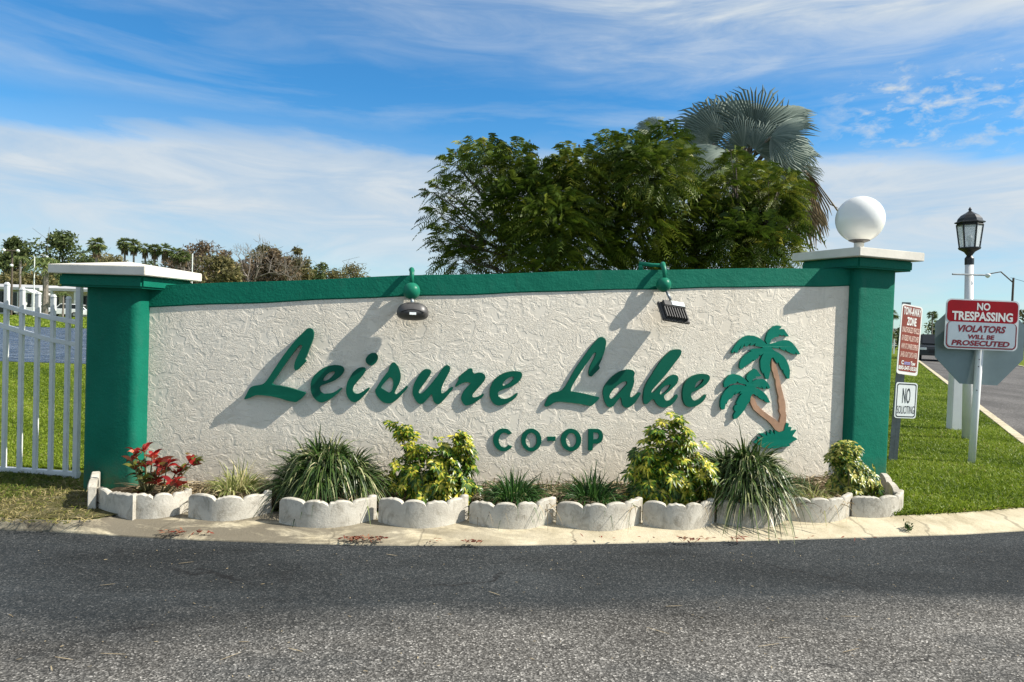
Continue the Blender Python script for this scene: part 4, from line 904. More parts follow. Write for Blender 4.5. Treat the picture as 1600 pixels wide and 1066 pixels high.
# weed at the kerb joint
we = empty('weed', ground(1419, 828, -.03), 'tiny weed growing from the kerb joint at the right end of the edging', 'plant')
n = 60; c = np.array(ground(1419, 829, -.04)); Bp = c+RNG.normal(size=(n, 3))*np.array([.012, .012, .0]); D = RNG.normal(size=(n, 3))*.35+np.array([0, 0, .8])
Bp[:, 2] += RNG.random(n)*.05; vg = Veg(); vg.add(*ribbons(Bp, D, .03, .008, .4, 3, [.4, 1, .7, .05])); vg.build('leaves', 'darktuft', we)
# leaf litter
vg = Veg()
for (x0, x1, y_, n) in ((250, 292, 835, 50), (535, 602, 845, 120), (665, 690, 848, 10), (725, 755, 850, 35), (1060, 1100, 846, 30), (1140, 1165, 845, 20), (300, 330, 835, 12), (140, 200, 800, 25), (900, 1400, 845, 30)):
    xs = x0+(x1-x0)*RNG.random(n); P_ = np.array([ground(x, y_-8+(x*0)+RNG.normal()*1.2+6, -.036) for x in xs]); P_[:, 2] = -.030+RNG.random(n)*.008
    a = RNG.random(n)*6.28; D = np.stack([np.cos(a), np.sin(a)*.6, RNG.normal(size=n)*.2], 1); vg.add(*ribbons(P_, D, .018+.016*RNG.random(n), .009, .1, 2, [.4, 1, .1], np.cross(D, np.array([0, 0, 1.])+RNG.normal(size=(n, 3))*.4)))
o = vg.build('leaf_litter', 'litter'); o['kind'] = 'stuff'; o['label'] = 'strips of fallen reddish leaves lying along the kerb'; o['category'] = 'fallen leaves'
# pebbles and twigs on the road
vg = Veg(); n = 260; xs = RNG.random(n)*1600; ys = 860+200*RNG.random(n)**1.6
P_ = np.array([ground(x, y, -.06) for x, y in zip(xs, ys)]); P_[:, 2] = -.058
a = RNG.random(n)*6.28; D = np.stack([np.cos(a), np.sin(a), .1+0*a], 1); vg.add(*ribbons(P_, D, .005+.014*RNG.random(n)**3, .004, 0, 2, [.6, 1, .5], np.cross(D, np.array([0, 0, 1.])+RNG.normal(size=(n, 3))*.2), .5+.5*RNG.random(n)))
n = 16; xs = RNG.random(n)*1400; ys = 865+190*RNG.random(n)
P_ = np.array([ground(x, y, -.06) for x, y in zip(xs, ys)]); P_[:, 2] = -.056; a = RNG.normal(size=n)*.5; D = np.stack([np.cos(a), np.sin(a), 0*a], 1)
vg.add(*ribbons(P_, D, .03+.07*RNG.random(n), .0035, 0, 3, [.6, 1, 1, .5], np.cross(D, np.array([0, 0, 1.])+0*D), .6+.4*RNG.random(n)))
o = vg.build('road_debris', 'thatch'); o['kind'] = 'stuff'; o['label'] = 'tiny pale chips and twigs scattered on the asphalt'; o['category'] = 'debris'

# ------------------------------------------------------------------ grass
def inside(P, poly):
    x, y = P[:, 0], P[:, 1]; c = np.zeros(len(P), bool); j = len(poly)-1
    for i in range(len(poly)):
        xi, yi = poly[i][:2]; xj, yj = poly[j][:2]
        c ^= ((yi > y) != (yj > y)) & (x < (xj-xi)*(y-yi)/(yj-yi+1e-12)+xi); j = i
    return c
def seed_grass(poly, nmax, y0, y1, pw, xr):
    # density falls off with distance
    u = RNG.random(nmax); Yd = (y0**(1-pw)+u*(y1**(1-pw)-y0**(1-pw)))**(1/(1-pw)); Xd = (xr[0]+(xr[1]-xr[0])*RNG.random(nmax))*Yd
    P = np.stack([Xd, Yd, 0*Xd], 1); return P[inside(P, poly)]
def patch(P, fs, seed=0):
    a = np.sin(P[:, 0]*fs+1.3+seed)*np.cos(P[:, 1]*fs*1.3+.4)+.6*np.sin(P[:, 0]*fs*2.7+P[:, 1]*fs*2.1+seed); return a/1.6
vg = Veg()
rightlawn = [tuple(p_[:2]) for p_ in bk[55:]]+[tuple(Lc-nr*.14), tuple(along(60, -.14)), (15, 60), tuple(wall(5.35, 0, -.25)[:2])]
rightlawn = [q for q in rightlawn if q[0] > 2.25]
def addg(P, hgt, wid, tint=0.):
    n = len(P); D = RNG.normal(size=(n, 3))*np.array([.45, .45, 0])+np.array([0, 0, 1.]); sc_ = (.8+P[:, 1]*.035)
    v = np.clip(.42+tint+.20*patch(P, 1.1)+.12*patch(P, 4.3, 2)+RNG.normal(size=n)*.2+(RNG.random(n) < .05)*.4, 0, 1)
    vg.add(*ribbons(P, D, hgt*(.5+.8*RNG.random(n)), wid*sc_*(.7+.6*RNG.random(n)), .35+.4*RNG.random(n), 2, [1, .75, .06], None, v))
P = seed_grass(rightlawn, 520000, 4.5, 45, 1.6, (.36, .82)); addg(P, .07, .0065)
leftlawn = [(-14, 5.25), (-2.2, 5.25), (-2.2, 14.9), (-13, 14.9)]
P = seed_grass(leftlawn, 210000, 5.2, 15.2, 1.5, (-.76, -.55)); addg(P, .06, .0065)
P = seed_grass([(-60, 42), (-10, 42), (-10, 110), (-90, 110)], 30000, 42, 110, 1.3, (-.8, -.5)); addg(P, .12, .03, .05)
o = vg.build('grass', 'grass'); o['kind'] = 'stuff'; o['label'] = 'mown green lawn grass behind the wall and the fence'; o['category'] = 'grass'
vg = Veg()
fs_ = [tuple(ground(x, y)[:2]) for x, y in ((-60, 738), (60, 742), (125, 752), (150, 775), (150, 812), (100, 823), (-60, 820))]
P = RNG.random((24000, 3))*np.array([1.5, 1.5, 0])+np.array([-3.7, 3.9, 0]); P = P[inside(P, fs_)]
# thicker at the left, thin by the pillar
keep = RNG.random(len(P)) < np.clip(1.1-(P[:, 0]+3.3)*1.3, .22, 1); P = P[keep]
n = len(P); D = RNG.normal(size=(n, 3))*np.array([.7, .7, 0])+np.array([0, 0, .8]); v = np.clip(.62-(4.7-P[:, 1])*-.25+RNG.normal(size=n)*.22-(P[:, 0] < -2.95)*.28*(P[:, 1] > 4.3), 0, 1)
vg.add(*ribbons(P, D, .03+.05*RNG.random(n), .005, .5, 2, [1, .75, .06], None, v))
# ragged edge of the right lawn at the kerb
P = RNG.random((14000, 3))*np.array([2.6, .9, 0])+np.array([2.3, 4.45, 0]); ed = [tuple(q[:2]) for q in bk[60:]]
P = P[inside(P, [tuple(p_[:2]) for p_ in bk[50:]]+[tuple(p_[:2]+np.array([-.02, .28])) for p_ in bk[50:][::-1]])]; P = P[P[:, 0] > 2.36]
n = len(P); D = RNG.normal(size=(n, 3))*np.array([.7, .7, 0])+np.array([0, -.2, .8]); vg.add(*ribbons(P, D, .03+.045*RNG.random(n), .005, .6, 2, [1, .75, .06], None, np.clip(.50+RNG.normal(size=n)*.28, 0, 1)))
o = vg.build('dry_grass', 'drygrass'); o['kind'] = 'stuff'; o['label'] = 'rough yellowing grass in front of the fence and along the kerb'; o['category'] = 'grass'

# ------------------------------------------------------------------ feathery tree behind the wall
def tree_crown(clusters, Y, n_per, rach, nl, ll, lw, dspread=1.2):
    P = []; A = []; T = []
    for (x, y, r_, dn) in clusters:
        cen = at(x, y, Y+RNG.normal()*.5*dspread); rr_ = r_/FPX*Y; n = int(n_per*dn*(r_/40.)**2)
        u = unit(RNG.normal(size=(n, 3))); q = cen+u*rr_*(.35+.65*RNG.random((n, 1))**.5)*np.array([1, 1.25, .85]); P.append(q)
        A.append(unit(u+np.array([0, -.1, .35])+RNG.normal(size=(n, 3))*.35)); T.append(np.full(n, RNG.normal()*.10))
    return np.concatenate(P), np.concatenate(A), np.concatenate(T)
tr_b = np.array([2.55, 10.9, 0.]); ft = empty('feather_leaf_tree', tr_b, 'broad dark green feathery-leaved tree rising behind the middle of the wall', 'tree')
cl = [(678, 302, 14, .7), (700, 300, 22, .7), (715, 262, 22, .8), (745, 240, 24, 1), (765, 250, 30, 1), (690, 340, 20, .7), (700, 372, 26, .8), (720, 405, 34, 1.), (745, 300, 26, .5), (765, 335, 30, .7), (770, 380, 40, 1), (800, 270, 36, 1), (808, 240, 17, 1), (820, 320, 50, 1.1), (825, 390, 45, 1),
      (860, 290, 42, 1.1), (870, 350, 55, 1.1), (900, 262, 32, 1), (920, 300, 50, 1.2), (930, 380, 55, 1), (955, 240, 30, 1), (975, 290, 55, 1.2), (985, 235, 24, 1), (1000, 360, 58, 1.1), (1035, 225, 34, 1.1), (1025, 270, 45, 1.2), (1060, 255, 30, 1), (1060, 330, 55, 1.2), (1070, 395, 45, 1.1),
      (1110, 350, 45, 1), (1120, 400, 36, 1), (1150, 262, 28, 1), (1145, 300, 36, 1.1), (1185, 285, 34, 1.1), (1215, 300, 34, 1.1), (1190, 330, 45, 1.2), (1165, 375, 48, 1.1), (1220, 350, 34, 1), (1212, 392, 34, 1), (1240, 310, 18, .8), (1240, 340, 15, .6), (1030, 420, 50, .6), (860, 425, 45, .6)]
P, Ax, T = tree_crown(cl, 10.8, 260, .3, 9, .06, .02)
n = len(P); d = Ax; rl = .16+.16*RNG.random(n); K = 8
sidev = unit(np.cross(d, unit(RNG.normal(size=(n, 3))+np.array([0, 0, 1.5]))))
vg = Veg(); vbase = np.clip(.45+T+RNG.normal(size=n)*.16, 0, 1)
for k in range(K):
    t_ = (k+.5)/K; q = P+d*(rl*t_)[:, None]; q[:, 2] -= .55*rl*t_*t_
    for sg in (-1, 1):
        D = sidev*sg+d*.45+RNG.normal(size=(n, 3))*.12; D[:, 2] -= .15
        vg.add(*ribbons(q, D, .062*(1-.45*abs(t_-.45))*(.8+.4*RNG.random(n)), .019, .3, 1, [1, .35], d*1., vbase))
vg.build('crown', 'treeleaf', ft)
tk_ = MB(); fork = tr_b+np.array([0, 0, .9]); tk_.tube([tr_b-np.array([0, 0, .1]), tr_b+np.array([.02, 0, .5]), fork], [.13, .11, .10], 10)
limbs = [((1.0, 10.7, 1.6), [0, 1, 2, 3, 4, 5, 6, 7, 8, 9, 10, 14]), ((1.6, 10.8, 2.0), [11, 12, 13, 15, 16, 17]), ((2.2, 10.9, 2.0), [18, 19, 20, 21, 22, 23]), ((2.7, 10.7, 1.9), [24, 25, 26, 27, 28, 29]), ((3.3, 10.8, 1.7), [30, 31, 32, 33, 34, 35, 36, 37, 38, 39, 40])]
for m_, ids in limbs:
    m_ = np.array(m_); tk_.tube([fork, (fork+m_)/2+np.array([0, .05, -.05]), m_], [.085, .065, .05], 8)
    for i in ids:
        q = at(cl[i][0], cl[i][1], 10.8+RNG.normal()*.2); mid = m_*.5+q*.5+RNG.normal(size=3)*.08+np.array([0, 0, -.06]); tk_.tube([m_, mid, q], [.036, .022, .008], 6)
        for _ in range(4):
            st_ = m_*.3+q*.7+RNG.normal(size=3)*.03 if _ % 2 else mid; tk_.tube([st_, (st_+q)/2+RNG.normal(size=3)*.08, q+unit(RNG.normal(size=3))*cl[i][2]/FPX*10.8*.9], [.012, .008, .003], 5)
tk_.build('trunk', 'bark', ft, smooth=True)
# seed pods at the left tips
for (x, y) in ((664, 296), (668, 304), (663, 307), (683, 292), (686, 363), (677, 392), (684, 391), (712, 240), (769, 218), (700, 252), (842, 250), (905, 228)):
    q = at(x, y, 10.6); MB().lathe(q, [(.003, .022), (.014, .012), (.015, -.01), (.003, -.022)], 7).build('seed_pod', 'bark', ft)

# ------------------------------------------------------------------ fan palm
def fan(vg, hub, axis, normal, rad, nseg, span, var, curl=.20, split=.46):
    """one fan blade: nseg folded segments radiating from the hub"""
    axis = unit(np.array(axis, float)); normal = unit(np.array(normal, float)-axis*np.dot(axis, normal)); s = np.cross(normal, axis)
    Vv = []; Ff = []; a_ = []
    for i in range(nseg):
        th = (i-(nseg-1)/2)/(nseg-1)*span; dth = span/(nseg-1)*.5
        rl_ = rad*(.78+.22*math.cos(th*.8))*(.84+.2*RNG.random()); tipd = RNG.normal()*.06
        def pt(a, r_, lift): 
            c_ = curl*(r_/rad)**2*rad
            return hub+(axis*math.cos(a)+s*math.sin(a))*r_+normal*(lift-c_)-np.array([0, 0, .16*rad*(r_/rad)**3])
        b_ = len(Vv); f_ = .018*rad
        # left edge, rib, right edge at three radii then the tip
        for q, w_, l_ in ((.03, 1, 0), (split*.5, 1, f_), (split, 1, f_*1.5), (.84, .55, f_)):
            Vv += [pt(th-dth*w_, rl_*q, 0), pt(th, rl_*q, l_*1.6), pt(th+dth*w_, rl_*q, 0)]
        Vv += [pt(th+tipd-.004, rl_, 0), pt(th+tipd, rl_, 0), pt(th+tipd+.004, rl_, 0)]
        vv = np.clip(var+RNG.normal()*.1, 0, 1)
        for r_ in range(4):
            for c_ in range(2): Ff.append((b_+r_*3+c_, b_+r_*3+c_+1, b_+r_*3+c_+4, b_+r_*3+c_+3)); a_.append(vv)
    vg.add(np.array(Vv), np.array(Ff), np.array(a_))
YP = 13.2; pc = at(1162, 272, YP); pb = np.array([pc[0]+.1, YP, 0.])
pm = empty('silver_fan_palm', pb, 'silvery blue fan palm towering behind the right half of the tree', 'palm tree')
vg = Veg(); vd = Veg(); pet = MB()
# hub px, tip direction px, facing normal, radius(px), span, var
fans = [((1128, 205), (-1, .35, .0), (-.3, -1, .25), 88, 3.6, .35, YP-.5), ((1158, 206), (-.25, .2, 1), (.1, -1, .15), 88, 3.0, .45, YP-.3), ((1188, 212), (.12, -.2, 1), (.1, -1, .2), 90, 2.9, .4, YP-.5),
        ((1200, 200), (.9, .1, .9), (-.6, -.6, .5), 92, 2.0, .3, YP), ((1205, 235), (1, -.1, .2), (-.25, -1, .5), 80, 3.0, .5, YP-.4), ((1125, 225), (-1, -.1, -.35), (-.5, -1, -.15), 75, 2.4, .6, YP-.6),
        ((1210, 255), (.45, -.5, -.9), (.2, -1, .4), 78, 2.3, .62, YP-.5), ((1238, 232), (.9, 0, -.7), (.5, -.6, .6), 66, 2.4, .5, YP), ((1244, 246), (.5, -.3, -1), (.6, -.8, .1), 80, 2.0, .8, YP), ((1238, 222), (.95, 0, -.25), (.3, -1, .5), 62, 2.6, .55, YP+.1), ((1248, 258), (.9, 0, -.8), (-.3, -1, .3), 58, 1.6, .7, YP-.1),
        ((1150, 250), (-.4, -.4, -.8), (0, -1, .3), 70, 2.2, .6, YP-.7), ((1175, 262), (0, -.5, -.8), (0, -1, .4), 70, 2.2, .65, YP-.7), ((1040, 200), (-.8, .4, .5), (.2, -1, .3), 46, 2.5, .5, YP+.8), ((1108, 262), (-.5, .0, -1), (.2, -1, .2), 55, 2.0, .55, YP+.3),
        ((1172, 232), (-.15, -.25, .9), (.1, -1, .1), 60, 3.0, .5, YP-.55), ((1190, 235), (.5, -.2, .6), (0, -1, .2), 58, 3.0, .55, YP-.6), ((1135, 222), (-.8, -.2, .5), (0, -1, .1), 70, 3.0, .4, YP-.55), ((1215, 215), (.6, -.8, .1), (-.2, -1, .6), 66, 2.6, .55, YP-.8), ((1145, 235), (-.9, -.6, -.6), (-.2, -1, .5), 66, 2.4, .5, YP-.8), ((1180, 180), (0, .6, 1), (0, -1, .1), 62, 2.8, .3, YP+.5), ((1145, 190), (-.6, .5, .8), (.1, -1, .1), 66, 2.6, .35, YP+.4), ((1255, 245), (1, .2, .75), (-.3, -.8, .7), 42, 1.2, .45, YP+.2)]
for (hx, hy), ax_, nm_, r_, span, var, Yf in fans:
    hub = at(hx-11, hy, Yf); fan(vg, hub, ax_, nm_, r_/FPX*YP, 38, span, var); pet.tube([pc+np.array([0, 0, -.1]), (pc+hub)/2+np.array([0, 0, .12]), hub], [.035, .026, .018], 6)
for (hx, hy), ax_, nm_, r_, span in (((1246, 282), (.25, -.1, -1), (.5, -1, .1), 95, 1.5), ((1260, 268), (.15, 0, -1), (-.3, -1, 0), 85, 1.2), ((1240, 300), (.1, -.2, -1), (0, -1, .1), 90, 1.5), ((1258, 262), (.35, .3, -1), (.3, -1, 0), 64, 1.0)):
    hub = at(hx, hy, YP-.1); fan(vd, hub, ax_, nm_, r_/FPX*YP, 20, span, .5, .1, .35); pet.tube([pc+np.array([0, 0, -.2]), (pc+hub)/2+np.array([0, 0, .05]), hub], [.03, .022, .014], 6)
vg.build('fronds', 'palmleaf', pm); vd.build('dead_fronds', 'deadpalm', pm); pet.build('frond_stalks', 'palebark', pm, smooth=True)
MB().tube([pb-np.array([0, 0, .1]), pb+np.array([-.02, 0, 1.5]), pc+np.array([0, 0, -.1])], [.26, .21, .20], 14).build('trunk', 'bark', pm, smooth=True)

# ------------------------------------------------------------------ distant trees
def far_tree(name, label, cat, x, ytop, w, ybase, Y, mat, n, leaf, group, dense=1., trunkmat='bark', twigs=0):
    b0 = np.array([at(x, ybase, Y)[0], Y, 0.]); tp = at(x, ytop, Y)[2]; wd_ = w/2/FPX*Y
    e = empty(name, b0, label, cat, group); lo = tp*.08
    k = 16; cs = []
    for i in range(k):
        a = RNG.random()*6.28; h = RNG.random(); rad = wd_*(.75*math.sqrt(max(.05, 1-(h*1.1-.35)**2)))
        cs.append((b0+np.array([math.cos(a)*rad*RNG.random()**.5, math.sin(a)*rad*RNG.random()**.5, lo+(tp-lo)*(.08+.78*h)]), wd_*(.36+.28*RNG.random())))
    cs.append((b0+np.array([0, 0, tp-wd_*.32]), wd_*.30))
    Ps = []
    for c_, r_ in cs:
        m_ = int(n/len(cs)); u = unit(RNG.normal(size=(m_, 3))); Ps.append(c_+u*r_*(.3+.7*RNG.random((m_, 1))**.6)*np.array([1, 1, .8]))
    P = np.concatenate(Ps); P = P[P[:, 2] < tp*1.02]; n_ = len(P); D = unit(RNG.normal(size=(n_, 3))+np.array([0, -.3, .4]))
    vg = Veg(); vg.add(*ribbons(P, D, leaf*(.6+.8*RNG.random(n_)), leaf*.55, .3, 1, [1, .5], None, np.clip(.45+RNG.normal(size=n_)*.22, 0, 1))); vg.build('crown', mat, e)
    tk_ = MB(); tk_.tube([b0-np.array([0, 0, .2]), b0+np.array([.1, 0, lo*1.3])], [tp*.03, tp*.022], 7)
    for c_, r_ in cs: tk_.tube([b0+np.array([.1, 0, lo*1.2]), (b0+c_)/2+np.array([0, 0, lo*.6]), c_], [tp*.016, tp*.010, tp*.004], 5)
    for _ in range(twigs):
        c_, r_ = cs[RNG.integers(len(cs))]; q = c_; tk_.tube([q, q+RNG.normal(size=3)*r_*.4+np.array([0, 0, r_*.3]), q+unit(RNG.normal(size=3)+np.array([0, 0, .8]))*r_*1.3], [tp*.005, tp*.0035, tp*.0015], 4)
    tk_.build('trunk', trunkmat, e); return e
def bare_tree(label, x, ytop, w, Y, group, mat='palebark'):
    b0 = np.array([at(x, 480, Y)[0], Y, 0.]); tp = at(x, ytop, Y)[2]; e = empty('bare_tree', b0, label, 'tree', group); mb = MB()
    def br(p_, d_, l_, r_, lev):
        q = p_+d_*l_; mb.tube([p_, (p_+q)/2+RNG.normal(size=3)*l_*.06, q], [r_, r_*.8, r_*.6], 4 if lev else 7, False)
        if lev >= 5: return
        for _ in range(3 if lev < 4 else 3):
            nd = unit(d_+RNG.normal(size=3)*.55+np.array([0, 0, .12])); br(q, nd, l_*(.62+.2*RNG.random()), r_*.58, lev+1)
    br(b0, np.array([0, 0, 1.]), tp*.28, tp*.022, 0); mb.build('trunk', mat, e)
    return e
GF = 'trees across the lake'
far = [('broadleaf_tree', 'dark round tree at the left edge of the photo, across the lake', 22, 367, 62, 128, 'fargreen', 1700, .50), ('broadleaf_tree', 'large spreading dark oak across the lake, tallest left of the row of palms', 92, 357, 118, 132, 'fargreen', 3800, .48),
       ('broadleaf_tree', 'loose grey-green tree filling the gap behind the first roadside palm', 150, 378, 60, 140, 'farolive', 1300, .42), ('broadleaf_tree', 'brownish thinning tree just right of the row of palms', 315, 374, 74, 118, 'farbrown', 1700, .38),
       ('broadleaf_tree', 'low olive bush-like tree between the bare trees above the coping', 352, 398, 84, 108, 'farolive', 2200, .40), ('broadleaf_tree', 'rusty brown round tree right of the tallest bare tree', 425, 385, 76, 116, 'farbrown', 1700, .42),
       ('broadleaf_tree', 'olive brown tree with spiky top right of the rusty one', 462, 384, 48, 122, 'farolive', 1300, .38), ('broadleaf_tree', 'small grey-green tree near the right end of the far tree line', 503, 408, 50, 126, 'fargreen', 1000, .40),
       ('broadleaf_tree', 'last low golden tree at the right end of the far tree line', 550, 411, 66, 134, 'farolive', 1100, .38), ('broadleaf_tree', 'low dark bush behind the long mobile home at left', 40, 425, 90, 122, 'farolive', 1400, .45)]
far += [('broadleaf_tree', 'low grey-olive tree closing the tree line above the middle of the left coping', 520, 417, 100, 150, 'farolive', 1500, .5), ('broadleaf_tree', 'brown mid-height tree between the two tallest leafless crowns', 350, 388, 70, 150, 'farbrown', 1600, .5), ('broadleaf_tree', 'olive tree behind the forked leafless tree', 410, 380, 70, 150, 'farolive', 1500, .5), ('broadleaf_tree', 'olive tree filling in behind the first palms of the far row', 182, 400, 90, 150, 'farolive', 2000, .55), ('broadleaf_tree', 'dark tree behind the middle of the far palm row', 232, 402, 90, 150, 'fargreen', 2000, .55),
        ('broadleaf_tree', 'brown tree behind the last far palms', 282, 396, 80, 150, 'farbrown', 2000, .55), ('broadleaf_tree', 'grey-brown low tree below the two bare crowns', 380, 402, 80, 140, 'farbrown', 2000, .5), ('broadleaf_tree', 'dark low tree behind the mobile homes at the left edge', 5, 395, 90, 150, 'farolive', 2200, .55), ('broadleaf_tree', 'olive low tree behind the gap between the mobile homes', 110, 412, 90, 146, 'farolive', 2200, .55)]
for nm, lab, x, yt, w, Y, mt, n, lf in far: far_tree(nm, lab, 'tree', x, yt, w, 480, Y, mt, int(n*2.0), lf*1.15, GF, twigs=50 if 'brown' in lab or 'spiky' in lab else 14)
for lab, x, yt, w in (('leafless grey tree above the end of the left pillar cap', 308, 364, 60), ('tallest leafless tree with a forked crown, mid far tree line', 388, 360, 70), ('leafless tree leaning right beside the rusty brown tree', 447, 378, 50), ('leafless grey twiggy tree between the two bare crowns', 345, 378, 40)):
    bare_tree(lab, x, yt, w, 114, GF)
def palm(name, label, x, ytop, cw, ybase, Y, nfr, group, mat='farpalm', skirt=True, drop=.9, feather=False):
    b0 = np.array([at(x, ybase, Y)[0], Y, 0.]); c_ = at(x, ytop+cw*.38, Y); c_[0] = b0[0]; e = empty(name, b0, label, 'palm tree', group); rad = cw/2/FPX*Y
    vg = Veg(); B_ = []; D_ = []; L_ = []; 
    if feather:
        for i in range(nfr):
            a = 2*math.pi*i/nfr+RNG.random()*.3; el = .2+.9*RNG.random(); d_ = unit(np.array([math.cos(a), math.sin(a), el])); 
            for k in range(26):
                t_ = (k+2)/28; q = c_+d_*rad*1.25*t_; q[2] -= drop*rad*1.25*t_*t_
                for sg in (-1, 1): B_.append(q); D_.append(unit(np.cross(d_, (0, 0, 1))*sg+np.array([0, 0, -.7])+d_*.5)); L_.append(rad*.30*(1-.5*t_))
        n_ = len(B_); vg.add(*ribbons(B_, D_, np.array(L_), rad*.045, .5, 2, [1, .8, .1]))
    else:
        for i in range(int(nfr*1.5)):
            u = unit(RNG.normal(size=3)*np.array([1, 1, .85])+np.array([0, 0, .1])); h_ = c_+u*rad*.45
            for k in range(14):
                th = (k-6.5)/6.5*1.25; s_ = unit(np.cross(u, (0.1, 0, 1.))); B_.append(h_); D_.append(unit(u*math.cos(th)+s_*math.sin(th)+RNG.normal(size=3)*.06)); L_.append(rad*.62)
        vg.add(*ribbons(B_, D_, np.array(L_), rad*.085, .35, 2, [.5, 1, .1]))
    vg.build('fronds', mat, e)
    tr_ = MB().tube([b0-np.array([0, 0, .2]), b0+np.array([.05*Y/100, 0, c_[2]*.5]), c_], [rad*.16, rad*.12, rad*.13], 8)
    tr_.build('trunk', 'palebark', e)
    if skirt:
        n_ = 160; a = RNG.random(n_)*6.28; Bp = np.stack([c_[0]+np.cos(a)*rad*.2, c_[1]+np.sin(a)*rad*.2, c_[2]-rad*(.1+.8*RNG.random(n_))], 1)
        vg = Veg(); vg.add(*ribbons(Bp, np.stack([np.cos(a)*.35, np.sin(a)*.35, -1+0*a], 1), rad*.6, rad*.10, .2, 2, [.6, 1, .2])); vg.build('dead_skirt', 'farbrown', e)
    return e
GP = 'fan-crowned palms in a row across the lake'
pls = [(149, 370, 30, 'palm standing apart at the left of the far palm row'), (193, 371, 25, 'first palm of the close-set far row, tallest'), (207, 373, 24, 'second palm of the far row, touching the tallest'), (225, 380, 22, 'third palm of the far row, small crown'), (240, 381, 23, 'fourth palm of the far row, between small crowns'), (256, 380, 25, 'fifth palm of the far row'), (274, 386, 26, 'last palm of the far row, beside the brown thinning tree'), (286, 392, 22, 'lowest palm tucked behind the end of the far row')]
for x, yt, cw, lab in pls: palm('fan_palm', lab, x, yt, cw, 482, 106, 26, GP)
palm('feather_palm', 'drooping feather palm in front of the mobile homes across the lake', 70, 383, 66, 488, 88, 16, 'palms by the mobile homes', 'farpalm', False, 1.1, True)
palm('feather_palm', 'small young palm before the second mobile home', 98, 450, 22, 489, 88, 12, 'palms by the mobile homes', 'farpalm', False, .8, True)
palm('feather_palm', 'tall thin palm behind the street light at far left', 30, 392, 26, 486, 96, 12, 'palms by the mobile homes', 'farpalm', False, .9, True)

# ------------------------------------------------------------------ far street lights, poles
def street_light(label, x, ybase, ytop, ax, ay, Y, mat='steel', r_=.09, group='far street lights'):
    b0 = np.array([at(x, ybase, Y)[0], Y, 0.]); tp = at(x, ytop, Y); tp[0] = b0[0]; e = empty('street_light', b0, label, 'street light', group)
    MB().tube([b0, tp], [r_, r_*.7], 8).build('pole', mat, e); hd = at(ax, ay, Y); mid = (tp+hd)/2+np.array([0, 0, abs(hd[0]-tp[0])*.16])
    MB().tube([tp-np.array([0, 0, .2]), mid, hd], r_*.45, 6).build('arm', mat, e)
    MB().lathe(hd-np.array([0, 0, r_]), [(r_*.6, r_*1.5), (r_*1.8, r_), (r_*2.1, 0), (r_*1.2, -r_*1.2), (.02, -r_*1.8)], 10).build('lamp_head', 'signwhite', e, smooth=True)
street_light('white pole street light with arm over the mobile homes', 52.5, 488, 401, 73.5, 400.5, 86, 'white', .075)
e = empty('utility_pole', np.array([at(17.5, 488, 92)[0], 92, 0.]), 'dark utility pole with crossbar and two white lamps at far left', 'utility pole')
q0 = e.location; tp = at(17.5, 391, 92)
MB().tube([tuple(q0), (q0[0], 92, tp[2])], .12, 7).build('pole', 'bark', e); MB().tube([at(6, 391.5, 92), at(30, 392.5, 92)], .12, 6).build('crossbar', 'bark', e)
for x, y in ((6, 391), (28, 392), (18, 415)): MB().lathe(at(x, y, 91.8), [(.02, .2), (.2, .1), (.2, -.1), (.02, -.2)], 8).build('lamp', 'signwhite', e, smooth=True)
e = empty('white_pole', np.array([at(299, 480, 70)[0], 70, 0.]), 'thin pale pole rising behind the left end of the coping', 'pole'); tp = at(299, 398, 70)
MB().tube([tuple(e.location), (e.location[0], 70, tp[2])], .05, 6).build('shaft', 'white', e)
MB().lathe((e.location[0], 70, tp[2]), [(.05, -.02), (.07, .0), (.05, .06), (.01, .1)], 8).build('pole_top', 'white', e)
street_light('dark wooden pole street light beyond the lantern, arm reaching left', 1578, 545, 434, 1543.5, 428.5, 30, 'bark', .055)
wr = MB().tube([at(1579, 434, 30), at(1600, 440, 28), at(1680, 448, 24)], .008, 4).build('overhead_wire', 'black'); tag(wr, 'thin overhead wire running right from the dark wooden pole', 'wire')

# ------------------------------------------------------------------ mobile homes, cars
def house(label, x0, x1, yroof, yeave, ybase, Y, wallmat, cols, wins, roofmat='houseroof'):
    X0, X1 = at(x0, 480, Y)[0], at(x1, 480, Y)[0]; zr = at((x0+x1)/2, yroof, Y)[2]; ze = at((x0+x1)/2, yeave, Y)[2]
    e = empty('mobile_home', ((X0+X1)/2, Y+4, 0), label, 'house', 'mobile homes across the lake')
    wl = MB().box(((X0+X1)/2, Y+5, ze/2), (X1-X0-.6, 7, ze)).build('wall', wallmat, e)
    rf = MB(); rf.add([(X0, Y, ze), (X1, Y, ze), (X1, Y+10, ze), (X0, Y+10, ze), (X0, Y-.02, ze+.35), (X1, Y-.02, ze+.35), (X1, Y+10, ze+.35), (X0, Y+10, ze+.35), (X0+.8, Y+5, zr), (X1-.8, Y+5, zr)],
        [(0, 3, 2, 1), (0, 1, 5, 4), (1, 2, 6, 5), (2, 3, 7, 6), (3, 0, 4, 7), (4, 5, 9, 8), (5, 6, 9), (6, 7, 8, 9), (7, 4, 8)]); rf.build('roof', roofmat, e)
    for cx in cols:
        q = at(cx, 480, Y); MB().box((q[0], Y+.3, ze/2), (.32, .32, ze)).build('column', 'housewhite', e)
    for (a_, b_, c_, d_) in wins:
        A_ = at(a_, c_, Y+1.4); B_ = at(b_, d_, Y+1.4); zz = sorted((A_[2], max(.1, B_[2])))
        w_ = MB().box(((A_[0]+B_[0])/2, Y+1.42, sum(zz)/2), (abs(B_[0]-A_[0]), .2, zz[1]-zz[0])).build('window', 'winglass', e)
    return e
